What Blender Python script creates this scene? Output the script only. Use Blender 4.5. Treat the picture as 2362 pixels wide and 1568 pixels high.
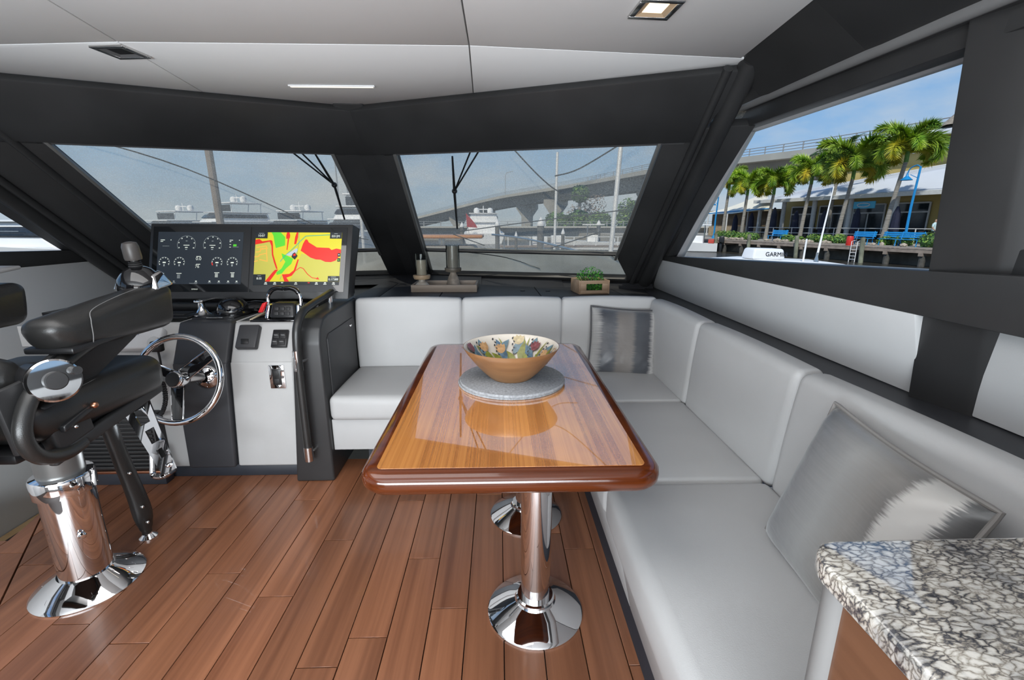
import bpy, bmesh, math, random
from mathutils import Vector, Matrix
R = math.radians
random.seed(7)
scene = bpy.context.scene
COL = scene.collection
for o in list(bpy.data.objects):
    bpy.data.objects.remove(o)

# ------------------------------------------------------------------ camera
cam_d = bpy.data.cameras.new('camera')
cam_d.sensor_width = 36.0
cam_d.lens = 1060.0 * 36.0 / 2362.0
cam_d.clip_start = 0.02
cam_d.clip_end = 2000
cam = bpy.data.objects.new('camera', cam_d)
COL.objects.link(cam)
cam.location = (0, 0, 1.3)
cam.rotation_euler = (R(90 - 14.2), 0, R(-1.62))
scene.camera = cam

# ------------------------------------------------------------------ view
vs = scene.view_settings
vs.view_transform = 'Standard'
vs.look = 'None'
vs.gamma = 1.0
vs.use_curve_mapping = False
vs.exposure = 0.0

# ------------------------------------------------------------------ world sky
world = bpy.data.worlds.new('sky')
scene.world = world
world.use_nodes = True
wt = world.node_tree
wt.nodes.clear()
W = wt.nodes.new
wo = W('ShaderNodeOutputWorld'); bg = W('ShaderNodeBackground')
tc = W('ShaderNodeTexCoord'); sep = W('ShaderNodeSeparateXYZ')
wt.links.new(tc.outputs['Generated'], sep.inputs[0])
ramp = W('ShaderNodeValToRGB')
ramp.color_ramp.elements[0].position = 0.0
ramp.color_ramp.elements[0].color = (0.50, 0.60, 0.70, 1)
ramp.color_ramp.elements[1].position = 0.75
ramp.color_ramp.elements[1].color = (0.07, 0.20, 0.52, 1)
e = ramp.color_ramp.elements.new(0.12); e.color = (0.36, 0.56, 0.83, 1)
e = ramp.color_ramp.elements.new(0.30); e.color = (0.18, 0.42, 0.80, 1)
wt.links.new(sep.outputs['Z'], ramp.inputs[0])
mp = W('ShaderNodeMapping'); mp.inputs['Scale'].default_value = (2.2, 2.2, 5.5)
mp.inputs['Location'].default_value = (0.6, 0.2, 0.35)
wt.links.new(tc.outputs['Generated'], mp.inputs[0])
nz = W('ShaderNodeTexNoise'); nz.inputs['Scale'].default_value = 1.6
nz.inputs['Detail'].default_value = 9; nz.inputs['Roughness'].default_value = 0.58
wt.links.new(mp.outputs[0], nz.inputs['Vector'])
cr = W('ShaderNodeValToRGB')
cr.color_ramp.elements[0].position = 0.44; cr.color_ramp.elements[0].color = (0, 0, 0, 1)
cr.color_ramp.elements[1].position = 0.72; cr.color_ramp.elements[1].color = (0.75, 0.75, 0.75, 1)
wt.links.new(nz.outputs['Fac'], cr.inputs[0])
mx = W('ShaderNodeMix'); mx.data_type = 'RGBA'
mx.inputs[7].default_value = (0.74, 0.75, 0.76, 1)
wt.links.new(cr.outputs[0], mx.inputs[0]); wt.links.new(ramp.outputs[0], mx.inputs[6])
wt.links.new(mx.outputs[2], bg.inputs[0])
bg.inputs[1].default_value = 0.95
wt.links.new(bg.outputs[0], wo.inputs[0])

# ------------------------------------------------------------------ sun and added area fills for the cabin
sd = bpy.data.lights.new('sun', 'SUN'); sd.energy = 3.6; sd.angle = R(1.2); sd.color = (1.0, 0.95, 0.86)
sun = bpy.data.objects.new('sun', sd); COL.objects.link(sun)
sun.rotation_euler = Vector((-0.30, -0.60, 0.74)).to_track_quat('Z', 'Y').to_euler()
def area(name, loc, aim, sx, sy, power, col=(1, 1, 1)):
    d = bpy.data.lights.new(name, 'AREA'); d.shape = 'RECTANGLE'; d.size = sx; d.size_y = sy
    d.energy = power; d.color = col
    o = bpy.data.objects.new(name, d); COL.objects.link(o); o.location = loc
    o.rotation_euler = (Vector(loc) - Vector(aim)).to_track_quat('Z', 'Y').to_euler()
    return o
area('aft_fill', (-0.75, -3.5, 1.05), (-0.75, 0.5, 1.1), 2.5, 1.5, 90, (1.0, 0.99, 0.98))  # added fill standing in for daylight from the unseen aft end
area('saloon_fill', (-0.75, -1.4, 1.93), (-0.75, -1.4, 0), 2.8, 2.2, 30, (1.0, 0.985, 0.97))  # added fill in place of unseen saloon lamps
area('ceiling_bounce_fill', (-0.75, -1.05, 0.92), (-0.75, 1.5, 1.96), 2.8, 0.6, 112, (0.83, 0.93, 1.0))  # added to brighten the forward ceiling; no fixture stands here
area('helm_fill', (-0.85, 1.0, 1.945), (-0.85, 1.0, 0), 1.7, 1.0, 16, (1.0, 0.985, 0.97))  # added overhead fill for the helm, not one of the ceiling fixtures

# ------------------------------------------------------------------ materials
def P(name, col, rough=0.5, metal=0.0, var=0.08, scale=6.0, stretch=(1, 1, 1), bump=0.0, bscale=200.0,
      coat=0.0, cior=1.5, crough=0.02, spec=0.5, col2=None, emit=0.0, rnd=0.0, detail=4, lo=0.35, hi=0.65, trans=0.0, alpha=1.0, bstretch=None, bdist=0.002):
    """procedural principled material: base colour wandering between col and col2 on object-space noise"""
    m = bpy.data.materials.new(name); m.use_nodes = True
    t = m.node_tree; N = t.nodes; L = t.links
    b = N['Principled BSDF']
    b.inputs['Roughness'].default_value = rough
    b.inputs['Metallic'].default_value = metal
    b.inputs['Coat Weight'].default_value = coat
    b.inputs['Coat IOR'].default_value = cior
    b.inputs['Coat Roughness'].default_value = crough
    b.inputs['Specular IOR Level'].default_value = spec
    b.inputs['Transmission Weight'].default_value = trans
    b.inputs['Alpha'].default_value = alpha
    if col2 is None: col2 = tuple(max(0, c * (1 - var)) for c in col)
    co = N.new('ShaderNodeTexCoord'); mpn = N.new('ShaderNodeMapping')
    mpn.inputs['Scale'].default_value = stretch
    L.new(co.outputs['Object'], mpn.inputs[0])
    vec = mpn.outputs[0]
    oi = N.new('ShaderNodeObjectInfo')
    if rnd > 0:
        ad = N.new('ShaderNodeVectorMath'); ad.operation = 'ADD'
        sc = N.new('ShaderNodeMath'); sc.operation = 'MULTIPLY'; sc.inputs[1].default_value = 37.0
        L.new(oi.outputs['Random'], sc.inputs[0]); L.new(vec, ad.inputs[0]); L.new(sc.outputs[0], ad.inputs[1])
        vec = ad.outputs[0]
    n = N.new('ShaderNodeTexNoise'); n.inputs['Scale'].default_value = scale; n.inputs['Detail'].default_value = detail
    L.new(vec, n.inputs['Vector'])
    r = N.new('ShaderNodeValToRGB')
    r.color_ramp.elements[0].position = lo; r.color_ramp.elements[0].color = (*col2, 1)
    r.color_ramp.elements[1].position = hi; r.color_ramp.elements[1].color = (*col, 1)
    L.new(n.outputs['Fac'], r.inputs[0])
    out = r.outputs[0]
    if rnd > 0:
        h = N.new('ShaderNodeHueSaturation')
        m1 = N.new('ShaderNodeMapRange'); m1.inputs['To Min'].default_value = 1 - rnd; m1.inputs['To Max'].default_value = 1 + rnd
        L.new(oi.outputs['Random'], m1.inputs['Value']); L.new(m1.outputs[0], h.inputs['Value'])
        L.new(out, h.inputs['Color']); out = h.outputs[0]
    L.new(out, b.inputs['Base Color'])
    if emit > 0:
        L.new(out, b.inputs['Emission Color']); b.inputs['Emission Strength'].default_value = emit
    if bump > 0:
        bn = N.new('ShaderNodeTexNoise'); bn.inputs['Scale'].default_value = bscale; bn.inputs['Detail'].default_value = 3
        if bstretch:
            m2 = N.new('ShaderNodeMapping'); m2.inputs['Scale'].default_value = bstretch
            L.new(co.outputs['Object'], m2.inputs[0]); L.new(m2.outputs[0], bn.inputs['Vector'])
        else:
            L.new(co.outputs['Object'], bn.inputs['Vector'])
        bp = N.new('ShaderNodeBump'); bp.inputs['Strength'].default_value = bump; bp.inputs['Distance'].default_value = bdist
        L.new(bn.outputs['Fac'], bp.inputs['Height']); L.new(bp.outputs[0], b.inputs['Normal'])
    return m

def glass_mat(name, tint=(0.9, 0.94, 0.95), gloss=0.06):
    m = bpy.data.materials.new(name); m.use_nodes = True
    t = m.node_tree; N = t.nodes; N.clear(); L = t.links
    o = N.new('ShaderNodeOutputMaterial'); tr = N.new('ShaderNodeBsdfTransparent'); g = N.new('ShaderNodeBsdfGlossy')
    tr.inputs[0].default_value = (*tint, 1); g.inputs['Roughness'].default_value = 0.01
    lw = N.new('ShaderNodeLayerWeight'); lw.inputs[0].default_value = gloss
    mi = N.new('ShaderNodeMixShader'); L.new(lw.outputs['Fresnel'], mi.inputs[0]); L.new(tr.outputs[0], mi.inputs[1]); L.new(g.outputs[0], mi.inputs[2])
    L.new(mi.outputs[0], o.inputs[0])
    return m

def mesh_cloth(name, col, see, streak=(9, 9, 1.2), c2=None):
    """woven sun-cover: partly see-through, partly lit from outside"""
    m = bpy.data.materials.new(name); m.use_nodes = True
    t = m.node_tree; N = t.nodes; N.clear(); L = t.links
    o = N.new('ShaderNodeOutputMaterial'); tr = N.new('ShaderNodeBsdfTransparent'); tr.inputs[0].default_value = (0.97, 0.91, 0.82, 1)
    tl = N.new('ShaderNodeBsdfTranslucent'); df = N.new('ShaderNodeBsdfDiffuse'); ad = N.new('ShaderNodeMixShader'); ad.inputs[0].default_value = 0.3
    co = N.new('ShaderNodeTexCoord'); mpn = N.new('ShaderNodeMapping'); mpn.inputs['Scale'].default_value = streak
    mpn.inputs['Rotation'].default_value = (0, 0, 0)
    L.new(co.outputs['Object'], mpn.inputs[0])
    n = N.new('ShaderNodeTexNoise'); n.inputs['Scale'].default_value = 14; n.inputs['Detail'].default_value = 5; n.inputs['Roughness'].default_value = 0.75
    L.new(mpn.outputs[0], n.inputs['Vector'])
    n2 = N.new('ShaderNodeTexNoise'); n2.inputs['Scale'].default_value = 2.2; n2.inputs['Detail'].default_value = 4
    L.new(co.outputs['Object'], n2.inputs['Vector'])
    r = N.new('ShaderNodeValToRGB'); r.color_ramp.elements[0].position = 0.3; r.color_ramp.elements[1].position = 0.7
    r.color_ramp.elements[0].color = (*(c2 or tuple(x * 0.72 for x in col)), 1); r.color_ramp.elements[1].color = (*col, 1)
    L.new(n2.outputs['Fac'], r.inputs[0])
    L.new(r.outputs[0], tl.inputs[0]); L.new(r.outputs[0], df.inputs[0])
    L.new(tl.outputs[0], ad.inputs[1]); L.new(df.outputs[0], ad.inputs[2])
    mr = N.new('ShaderNodeMapRange'); mr.inputs['From Min'].default_value = 0.3; mr.inputs['From Max'].default_value = 0.7
    mr.inputs['To Min'].default_value = max(0, see - 0.20); mr.inputs['To Max'].default_value = min(1, see + 0.20)
    L.new(n.outputs['Fac'], mr.inputs['Value'])
    mi = N.new('ShaderNodeMixShader'); L.new(mr.outputs[0], mi.inputs[0]); L.new(ad.outputs[0], mi.inputs[1]); L.new(tr.outputs[0], mi.inputs[2])
    L.new(mi.outputs[0], o.inputs[0])
    return m

def granite_mat():
    m = bpy.data.materials.new('granite'); m.use_nodes = True
    t = m.node_tree; N = t.nodes; L = t.links; b = N['Principled BSDF']
    b.inputs['Roughness'].default_value = 0.08; b.inputs['Coat Weight'].default_value = 0.6; b.inputs['Coat IOR'].default_value = 1.7
    co = N.new('ShaderNodeTexCoord')
    wz = N.new('ShaderNodeTexNoise'); wz.inputs['Scale'].default_value = 14; wz.inputs['Detail'].default_value = 3
    L.new(co.outputs['Object'], wz.inputs['Vector'])
    mpn = N.new('ShaderNodeMapping'); mpn.inputs['Scale'].default_value = (1.0, 1.9, 1.2); mpn.inputs['Rotation'].default_value = (0, 0, 0.6)
    L.new(co.outputs['Object'], mpn.inputs[0])
    wv = N.new('ShaderNodeTexNoise'); wv.inputs['Scale'].default_value = 42; wv.inputs['Detail'].default_value = 4
    L.new(mpn.outputs[0], wv.inputs['Vector'])
    off = N.new('ShaderNodeVectorMath'); off.operation = 'MULTIPLY_ADD'; off.inputs[1].default_value = (0.034,) * 3
    L.new(wv.outputs['Color'], off.inputs[0]); L.new(mpn.outputs[0], off.inputs[2])
    v = N.new('ShaderNodeTexVoronoi'); v.feature = 'DISTANCE_TO_EDGE'; v.inputs['Scale'].default_value = 66
    L.new(off.outputs[0], v.inputs['Vector'])
    n1 = N.new('ShaderNodeTexNoise'); n1.inputs['Scale'].default_value = 38; n1.inputs['Detail'].default_value = 5; n1.inputs['Roughness'].default_value = 0.65
    L.new(co.outputs['Object'], n1.inputs['Vector'])
    ma = N.new('ShaderNodeMath'); ma.operation = 'MULTIPLY_ADD'; ma.inputs[1].default_value = 0.55
    L.new(n1.outputs['Fac'], ma.inputs[0]); L.new(v.outputs['Distance'], ma.inputs[2])
    r = N.new('ShaderNodeValToRGB'); E = r.color_ramp.elements
    E[0].position = 0.22; E[0].color = (0.045, 0.045, 0.052, 1); E[1].position = 0.60; E[1].color = (0.62, 0.59, 0.54, 1)
    for p_, c_ in ((0.29, (0.12, 0.115, 0.115, 1)), (0.35, (0.27, 0.24, 0.20, 1)), (0.42, (0.44, 0.41, 0.36, 1))):
        x = E.new(p_); x.color = c_
    L.new(ma.outputs[0], r.inputs[0])
    n2 = N.new('ShaderNodeTexNoise'); n2.inputs['Scale'].default_value = 11; n2.inputs['Detail'].default_value = 6; n2.inputs['Roughness'].default_value = 0.7
    L.new(co.outputs['Object'], n2.inputs['Vector'])
    r2 = N.new('ShaderNodeValToRGB'); r2.color_ramp.elements[0].position = 0.36; r2.color_ramp.elements[0].color = (0.40, 0.42, 0.47, 1)
    r2.color_ramp.elements[1].position = 0.52; r2.color_ramp.elements[1].color = (1, 1, 1, 1)
    L.new(n2.outputs['Fac'], r2.inputs[0])
    mm = N.new('ShaderNodeMix'); mm.data_type = 'RGBA'; mm.blend_type = 'MULTIPLY'; mm.inputs[0].default_value = 0.8
    L.new(r.outputs[0], mm.inputs[6]); L.new(r2.outputs[0], mm.inputs[7]); L.new(mm.outputs[2], b.inputs['Base Color'])
    return m

def wood_mat(name, c1, c2, along='Y', rough=0.3, coat=0.0, cior=1.5, rnd=0.0, grain=60.0, bump=0.05, strip=0.0, sf=0.025):
    """straight-grained timber, grain running along one object axis; strip > 0 adds veneer leaves of differing tone"""
    m = bpy.data.materials.new(name); m.use_nodes = True
    t = m.node_tree; N = t.nodes; L = t.links; b = N['Principled BSDF']
    b.inputs['Roughness'].default_value = rough; b.inputs['Coat Weight'].default_value = coat
    b.inputs['Coat IOR'].default_value = cior; b.inputs['Coat Roughness'].default_value = 0.015
    co = N.new('ShaderNodeTexCoord'); mpn = N.new('ShaderNodeMapping')
    s = {'X': (sf, 1, 1), 'Y': (1, sf, 1), 'Z': (1, 1, sf)}[along]
    mpn.inputs['Scale'].default_value = s
    L.new(co.outputs['Object'], mpn.inputs[0])
    oi = N.new('ShaderNodeObjectInfo'); ad = N.new('ShaderNodeVectorMath'); ad.operation = 'ADD'
    ml = N.new('ShaderNodeMath'); ml.operation = 'MULTIPLY'; ml.inputs[1].default_value = 53.0
    L.new(oi.outputs['Random'], ml.inputs[0]); L.new(mpn.outputs[0], ad.inputs[0]); L.new(ml.outputs[0], ad.inputs[1])
    n = N.new('ShaderNodeTexNoise'); n.inputs['Scale'].default_value = grain; n.inputs['Detail'].default_value = 6; n.inputs['Roughness'].default_value = 0.6
    n.inputs['Distortion'].default_value = 0.0
    L.new(ad.outputs[0], n.inputs['Vector'])
    n2 = N.new('ShaderNodeTexNoise'); n2.inputs['Scale'].default_value = 22 if strip else 9; n2.inputs['Detail'].default_value = 3
    L.new(ad.outputs[0], n2.inputs['Vector'])
    a2 = N.new('ShaderNodeMath'); a2.operation = 'MULTIPLY_ADD'; a2.inputs[1].default_value = 0.5
    L.new(n.outputs['Fac'], a2.inputs[0])
    h2 = N.new('ShaderNodeMath'); h2.operation = 'MULTIPLY'; h2.inputs[1].default_value = 0.5
    L.new(n2.outputs['Fac'], h2.inputs[0]); L.new(h2.outputs[0], a2.inputs[2])
    fac = a2.outputs[0]
    if strip > 0:
        sx = N.new('ShaderNodeSeparateXYZ'); L.new(co.outputs['Object'], sx.inputs[0])
        dv = N.new('ShaderNodeMath'); dv.operation = 'DIVIDE'; dv.inputs[1].default_value = strip; L.new(sx.outputs[0], dv.inputs[0])
        fl = N.new('ShaderNodeMath'); fl.operation = 'FLOOR'; L.new(dv.outputs[0], fl.inputs[0])
        wn = N.new('ShaderNodeTexWhiteNoise'); wn.noise_dimensions = '1D'; L.new(fl.outputs[0], wn.inputs['W'])
        mad = N.new('ShaderNodeMath'); mad.operation = 'MULTIPLY_ADD'; mad.inputs[1].default_value = 0.16; L.new(wn.outputs['Value'], mad.inputs[0])
        sb = N.new('ShaderNodeMath'); sb.operation = 'SUBTRACT'; sb.inputs[1].default_value = 0.08; L.new(fac, sb.inputs[0])
        L.new(sb.outputs[0], mad.inputs[2]); fac = mad.outputs[0]
    r = N.new('ShaderNodeValToRGB'); r.color_ramp.elements[0].position = 0.36; r.color_ramp.elements[0].color = (*c2, 1)
    r.color_ramp.elements[1].position = 0.62; r.color_ramp.elements[1].color = (*c1, 1)
    L.new(fac, r.inputs[0]); out = r.outputs[0]
    if rnd > 0:
        h = N.new('ShaderNodeHueSaturation'); m1 = N.new('ShaderNodeMapRange')
        m1.inputs['To Min'].default_value = 1 - rnd; m1.inputs['To Max'].default_value = 1 + rnd
        L.new(oi.outputs['Random'], m1.inputs['Value']); L.new(m1.outputs[0], h.inputs['Value']); L.new(out, h.inputs['Color']); out = h.outputs[0]
    L.new(out, b.inputs['Base Color'])
    if bump:
        bp = N.new('ShaderNodeBump'); bp.inputs['Strength'].default_value = bump; bp.inputs['Distance'].default_value = 0.001
        L.new(n.outputs['Fac'], bp.inputs['Height']); L.new(bp.outputs[0], b.inputs['Normal'])
    return m

def stripe_mat(name, axis, size, stops, rough=0.35, sheen=0.3):
    """woven fabric with ragged ikat stripes across one object axis"""
    m = bpy.data.materials.new(name); m.use_nodes = True
    t = m.node_tree; N = t.nodes; L = t.links; b = N['Principled BSDF']
    b.inputs['Roughness'].default_value = rough; b.inputs['Sheen Weight'].default_value = sheen
    co = N.new('ShaderNodeTexCoord'); sx = N.new('ShaderNodeSeparateXYZ'); L.new(co.outputs['Object'], sx.inputs[0])
    mpn = N.new('ShaderNodeMapping'); mpn.inputs['Scale'].default_value = (3, 140, 3) if axis == 0 else (140, 3, 3)
    L.new(co.outputs['Object'], mpn.inputs[0])
    n = N.new('ShaderNodeTexNoise'); n.inputs['Scale'].default_value = 1.4; n.inputs['Detail'].default_value = 6
    L.new(mpn.outputs[0], n.inputs['Vector'])
    mr = N.new('ShaderNodeMapRange'); mr.inputs['From Min'].default_value = -size; mr.inputs['From Max'].default_value = size
    L.new(sx.outputs[axis], mr.inputs['Value'])
    ma = N.new('ShaderNodeMath'); ma.operation = 'MULTIPLY_ADD'; ma.inputs[1].default_value = 0.13
    L.new(n.outputs['Fac'], ma.inputs[0])
    sb = N.new('ShaderNodeMath'); sb.operation = 'SUBTRACT'; sb.inputs[1].default_value = 0.065
    L.new(mr.outputs[0], sb.inputs[0]); L.new(sb.outputs[0], ma.inputs[2])
    r = N.new('ShaderNodeValToRGB'); E = r.color_ramp.elements
    E[0].position = stops[0][0]; E[0].color = (*stops[0][1], 1); E[1].position = stops[-1][0]; E[1].color = (*stops[-1][1], 1)
    for p, c in stops[1:-1]:
        x = E.new(p); x.color = (*c, 1)
    L.new(ma.outputs[0], r.inputs[0]); L.new(r.outputs[0], b.inputs['Base Color'])
    wn = N.new('ShaderNodeTexNoise'); wn.inputs['Scale'].default_value = 9; wn.inputs['Detail'].default_value = 3
    L.new(co.outputs['Object'], wn.inputs['Vector'])
    bp = N.new('ShaderNodeBump'); bp.inputs['Strength'].default_value = 0.5; bp.inputs['Distance'].default_value = 0.01
    L.new(wn.outputs['Fac'], bp.inputs['Height']); L.new(bp.outputs[0], b.inputs['Normal'])
    return m

M = {}
M['leather'] = P('grey_leather', (0.415, 0.412, 0.410), 0.48, var=0.05, scale=3, bump=0.12, bscale=420, spec=0.4)
M['wallgrey'] = P('grey_wall_vinyl', (0.53, 0.535, 0.54), 0.6, var=0.05, scale=2.5, bump=0.06, bscale=300, spec=0.3)
M['consgrey'] = P('console_vinyl', (0.43, 0.425, 0.42), 0.5, var=0.08, scale=5, bump=0.06, bscale=300)
M['ceil'] = P('headliner', (0.80, 0.805, 0.81), 0.75, var=0.03, scale=2, bump=0.05, bscale=260, spec=0.2)
M['ceilgap'] = P('headliner_gap', (0.25, 0.25, 0.25), 0.8)
M['dark'] = P('dark_satin_trim', (0.030, 0.030, 0.031), 0.42, var=0.25, scale=3, bump=0.04, bscale=500, spec=0.45)
M['dash'] = P('dash_vinyl', (0.035, 0.036, 0.041), 0.5, var=0.2, scale=4, bump=0.1, bscale=500)
M['black'] = P('black_plastic', (0.012, 0.012, 0.013), 0.35, var=0.2)
M['gloss'] = P('gloss_black', (0.006, 0.006, 0.007), 0.06, var=0.2, coat=0.6)
M['blackleather'] = P('black_leather', (0.018, 0.0175, 0.017), 0.36, var=0.2, scale=8, bump=0.18, bscale=380, spec=0.55)
M['rubber'] = P('black_rubber', (0.02, 0.02, 0.021), 0.55, var=0.2)
M['chrome'] = P('chrome', (0.80, 0.80, 0.81), 0.035, 1.0, var=0.02)
M['steel'] = P('brushed_steel', (0.62, 0.61, 0.60), 0.22, 1.0, var=0.08)
M['anodised'] = P('dark_anodised_tube', (0.20, 0.20, 0.195), 0.36, 0.6, var=0.1)
M['copper'] = P('copper_badge', (0.55, 0.27, 0.17), 0.3, 1.0)
M['stitch'] = P('stitch_thread', (0.16, 0.16, 0.16), 0.7)
M['kick'] = P('kick_black', (0.022, 0.026, 0.035), 0.45, var=0.2)
M['plank'] = wood_mat('teak_plank', (0.275, 0.112, 0.056), (0.135, 0.050, 0.024), 'Y', 0.32, 0.12, 1.5, 0.22, 34, 0.06)
M['plankx'] = wood_mat('teak_border', (0.275, 0.112, 0.056), (0.135, 0.050, 0.024), 'X', 0.32, 0.12, 1.5, 0.15, 34, 0.06)
M['subfloor'] = P('plank_joint', (0.025, 0.012, 0.008), 0.8)
M['stairwood'] = wood_mat('lit_step_wood', (0.75, 0.52, 0.27), (0.62, 0.40, 0.19), 'X', 0.4)  # pale yellow puts the step's lighting into the wood colour
M['veneer'] = wood_mat('table_veneer', (0.80, 0.34, 0.090), (0.47, 0.170, 0.040), 'Y', 0.2, 1.0, 4.3, 0.0, 150, 0.0, 0.055, 0.004)
M['tblrim'] = wood_mat('table_rim_wood', (0.125, 0.027, 0.005), (0.045, 0.009, 0.002), 'X', 0.16, 0.45, 1.4, 0.1, 40, 0.0)
M['cabwood'] = wood_mat('cabinet_veneer', (0.150, 0.070, 0.038), (0.080, 0.035, 0.019), 'Y', 0.3, 0.25, 1.5, 0.0, 30, 0.02)
M['granite'] = granite_mat()
M['glass'] = glass_mat('window_glass')
M['jarglass'] = glass_mat('jar_glass', (0.92, 0.94, 0.93), 0.12)
M['tankglass'] = glass_mat('dark_glass', (0.10, 0.10, 0.11), 0.3)
M['mesh'] = mesh_cloth('sun_mesh', (0.66, 0.63, 0.55), 0.63)
M['canvas'] = mesh_cloth('cover_canvas', (0.66, 0.59, 0.45), 0.0, (9, 9, 1.2), (0.42, 0.36, 0.26))
M['downlight'] = P('downlight_on', (1.0, 0.84, 0.60), 0.5, emit=1.3, var=0.02)
M['ledstrip'] = P('led_strip_on', (1.0, 0.88, 0.70), 0.5, emit=1.15, var=0.02)
M['downoff'] = P('downlight_off', (0.30, 0.30, 0.31), 0.25, 0.6)

# ------------------------------------------------------------------ mesh helpers
class MB:
    def __init__(s):
        s.bm = bmesh.new()
    def _merge(s, b, mi=0):
        for f in b.faces: f.material_index = mi
        me = bpy.data.meshes.new('tmp'); b.to_mesh(me); b.free()
        s.bm.from_mesh(me); bpy.data.meshes.remove(me)
        return s
    def hexa(s, p, bev=0.0, seg=3, mi=0, sub=0, puff=0.0):
        b = bmesh.new(); v = [b.verts.new(q) for q in p]
        for f in ((3, 2, 1, 0), (4, 5, 6, 7), (0, 1, 5, 4), (1, 2, 6, 5), (2, 3, 7, 6), (3, 0, 4, 7)):
            b.faces.new([v[i] for i in f])
        b.normal_update()
        if bev > 0:
            bmesh.ops.bevel(b, geom=list(b.edges), offset=bev, segments=seg, profile=0.5, affect='EDGES', clamp_overlap=True)
        if sub:
            big = [f for f in b.faces]
            bmesh.ops.subdivide_edges(b, edges=[e for e in b.edges if e.calc_length() > 0.05], cuts=sub, use_grid_fill=True)
            if puff:
                b.normal_update()
                c = Vector((0, 0, 0))
                for q in p: c += Vector(q) / 8
                ext = [max(abs(q[i] - c[i]) for q in p) for i in range(3)]
                for vv in b.verts:
                    d = vv.co - c
                    w = [max(0.0, 1 - (abs(d[i]) / (ext[i] + 1e-6)) ** 2) for i in range(3)]
                    ws = sorted(w)
                    vv.co += vv.normal * puff * ws[1] * ws[2]
        return s._merge(b, mi)
    def box(s, c, d, bev=0.0, seg=2, mi=0, rot=None, sub=0, puff=0.0):
        hx, hy, hz = d[0] / 2, d[1] / 2, d[2] / 2
        q = [Vector(x) for x in ((-hx, -hy, -hz), (hx, -hy, -hz), (hx, hy, -hz), (-hx, hy, -hz), (-hx, -hy, hz), (hx, -hy, hz), (hx, hy, hz), (-hx, hy, hz))]
        if rot is not None: q = [rot @ x for x in q]
        return s.hexa([x + Vector(c) for x in q], bev, seg, mi, sub, puff)
    def prism(s, poly, vec, bev=0.0, seg=2, mi=0):
        b = bmesh.new(); vec = Vector(vec)
        a = [b.verts.new(Vector(p)) for p in poly]; c = [b.verts.new(Vector(p) + vec) for p in poly]
        b.faces.new(list(reversed(a))); b.faces.new(c); n = len(a)
        for i in range(n): b.faces.new((a[i], a[(i + 1) % n], c[(i + 1) % n], c[i]))
        bmesh.ops.recalc_face_normals(b, faces=list(b.faces))
        if bev > 0: bmesh.ops.bevel(b, geom=list(b.edges), offset=bev, segments=seg, profile=0.5, affect='EDGES', clamp_overlap=True)
        return s._merge(b, mi)
    def poly(s, pts, mi=0):
        v = [s.bm.verts.new(Vector(p)) for p in pts]
        f = s.bm.faces.new(v); f.material_index = mi
        return s
    def tube(s, path, r, n=10, mi=0, caps=True, closed=False, flat=None):
        pts = [Vector(p) for p in path]; m = len(pts)
        rr = r if isinstance(r, (list, tuple)) else [r] * m
        b = bmesh.new(); rings = []; up = None
        for i in range(m):
            if closed: t = (pts[(i + 1) % m] - pts[i - 1]).normalized()
            else: t = (pts[min(i + 1, m - 1)] - pts[max(i - 1, 0)]).normalized()
            if up is None:
                up = Vector((0, 0, 1)) if abs(t.z) < 0.9 else Vector((1, 0, 0))
            x = t.cross(up)
            if x.length < 1e-5: x = t.cross(Vector((0, 1, 0)))
            x.normalize(); y = x.cross(t).normalized(); up = y
            fx, fy = flat if flat else (1, 1)
            rings.append([b.verts.new(pts[i] + rr[i] * (fx * x * math.cos(2 * math.pi * k / n) + fy * y * math.sin(2 * math.pi * k / n))) for k in range(n)])
        for i in range(m if closed else m - 1):
            A, B = rings[i], rings[(i + 1) % m]
            for k in range(n): b.faces.new((A[k], A[(k + 1) % n], B[(k + 1) % n], B[k]))
        if caps and not closed:
            b.faces.new(rings[0][::-1]); b.faces.new(rings[-1])
        bmesh.ops.recalc_face_normals(b, faces=list(b.faces))
        return s._merge(b, mi)
    def lathe(s, prof, c=(0, 0, 0), n=32, mi=0, mat=None):
        b = bmesh.new(); rings = []
        for r, z in prof:
            if r < 1e-6: rings.append([b.verts.new((0, 0, z))])
            else: rings.append([b.verts.new((r * math.cos(2 * math.pi * k / n), r * math.sin(2 * math.pi * k / n), z)) for k in range(n)])
        for A, B in zip(rings, rings[1:]):
            for k in range(n):
                k2 = (k + 1) % n
                if len(A) == 1 and len(B) == 1: continue
                if len(A) == 1: b.faces.new((A[0], B[k2], B[k]))
                elif len(B) == 1: b.faces.new((A[k], A[k2], B[0]))
                else: b.faces.new((A[k], A[k2], B[k2], B[k]))
        bmesh.ops.recalc_face_normals(b, faces=list(b.faces))
        T = Matrix.Translation(Vector(c))
        b.transform(T @ mat.to_4x4() if mat is not None else T)
        return s._merge(b, mi)
    def ball(s, c, d, mi=0, sub=2, rot=None):
        b = bmesh.new(); bmesh.ops.create_icosphere(b, subdivisions=sub, radius=1)
        for v in b.verts:
            q = Vector((v.co.x * d[0], v.co.y * d[1], v.co.z * d[2]))
            if rot is not None: q = rot @ q
            v.co = q + Vector(c)
        return s._merge(b, mi)
    def build(s, name, mats, parent=None, sharp=35, origin=None):
        me = bpy.data.meshes.new(name)
        if origin is not None: s.bm.transform(Matrix.Translation(-Vector(origin)))
        s.bm.to_mesh(me); s.bm.free()
        for p in me.polygons: p.use_smooth = True
        me.set_sharp_from_angle(angle=R(sharp))
        for m in (mats if isinstance(mats, (list, tuple)) else [mats]): me.materials.append(m)
        o = bpy.data.objects.new(name, me); COL.objects.link(o)
        if origin is not None: o.location = origin
        if parent is not None: attach(o, parent)
        return o

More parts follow.
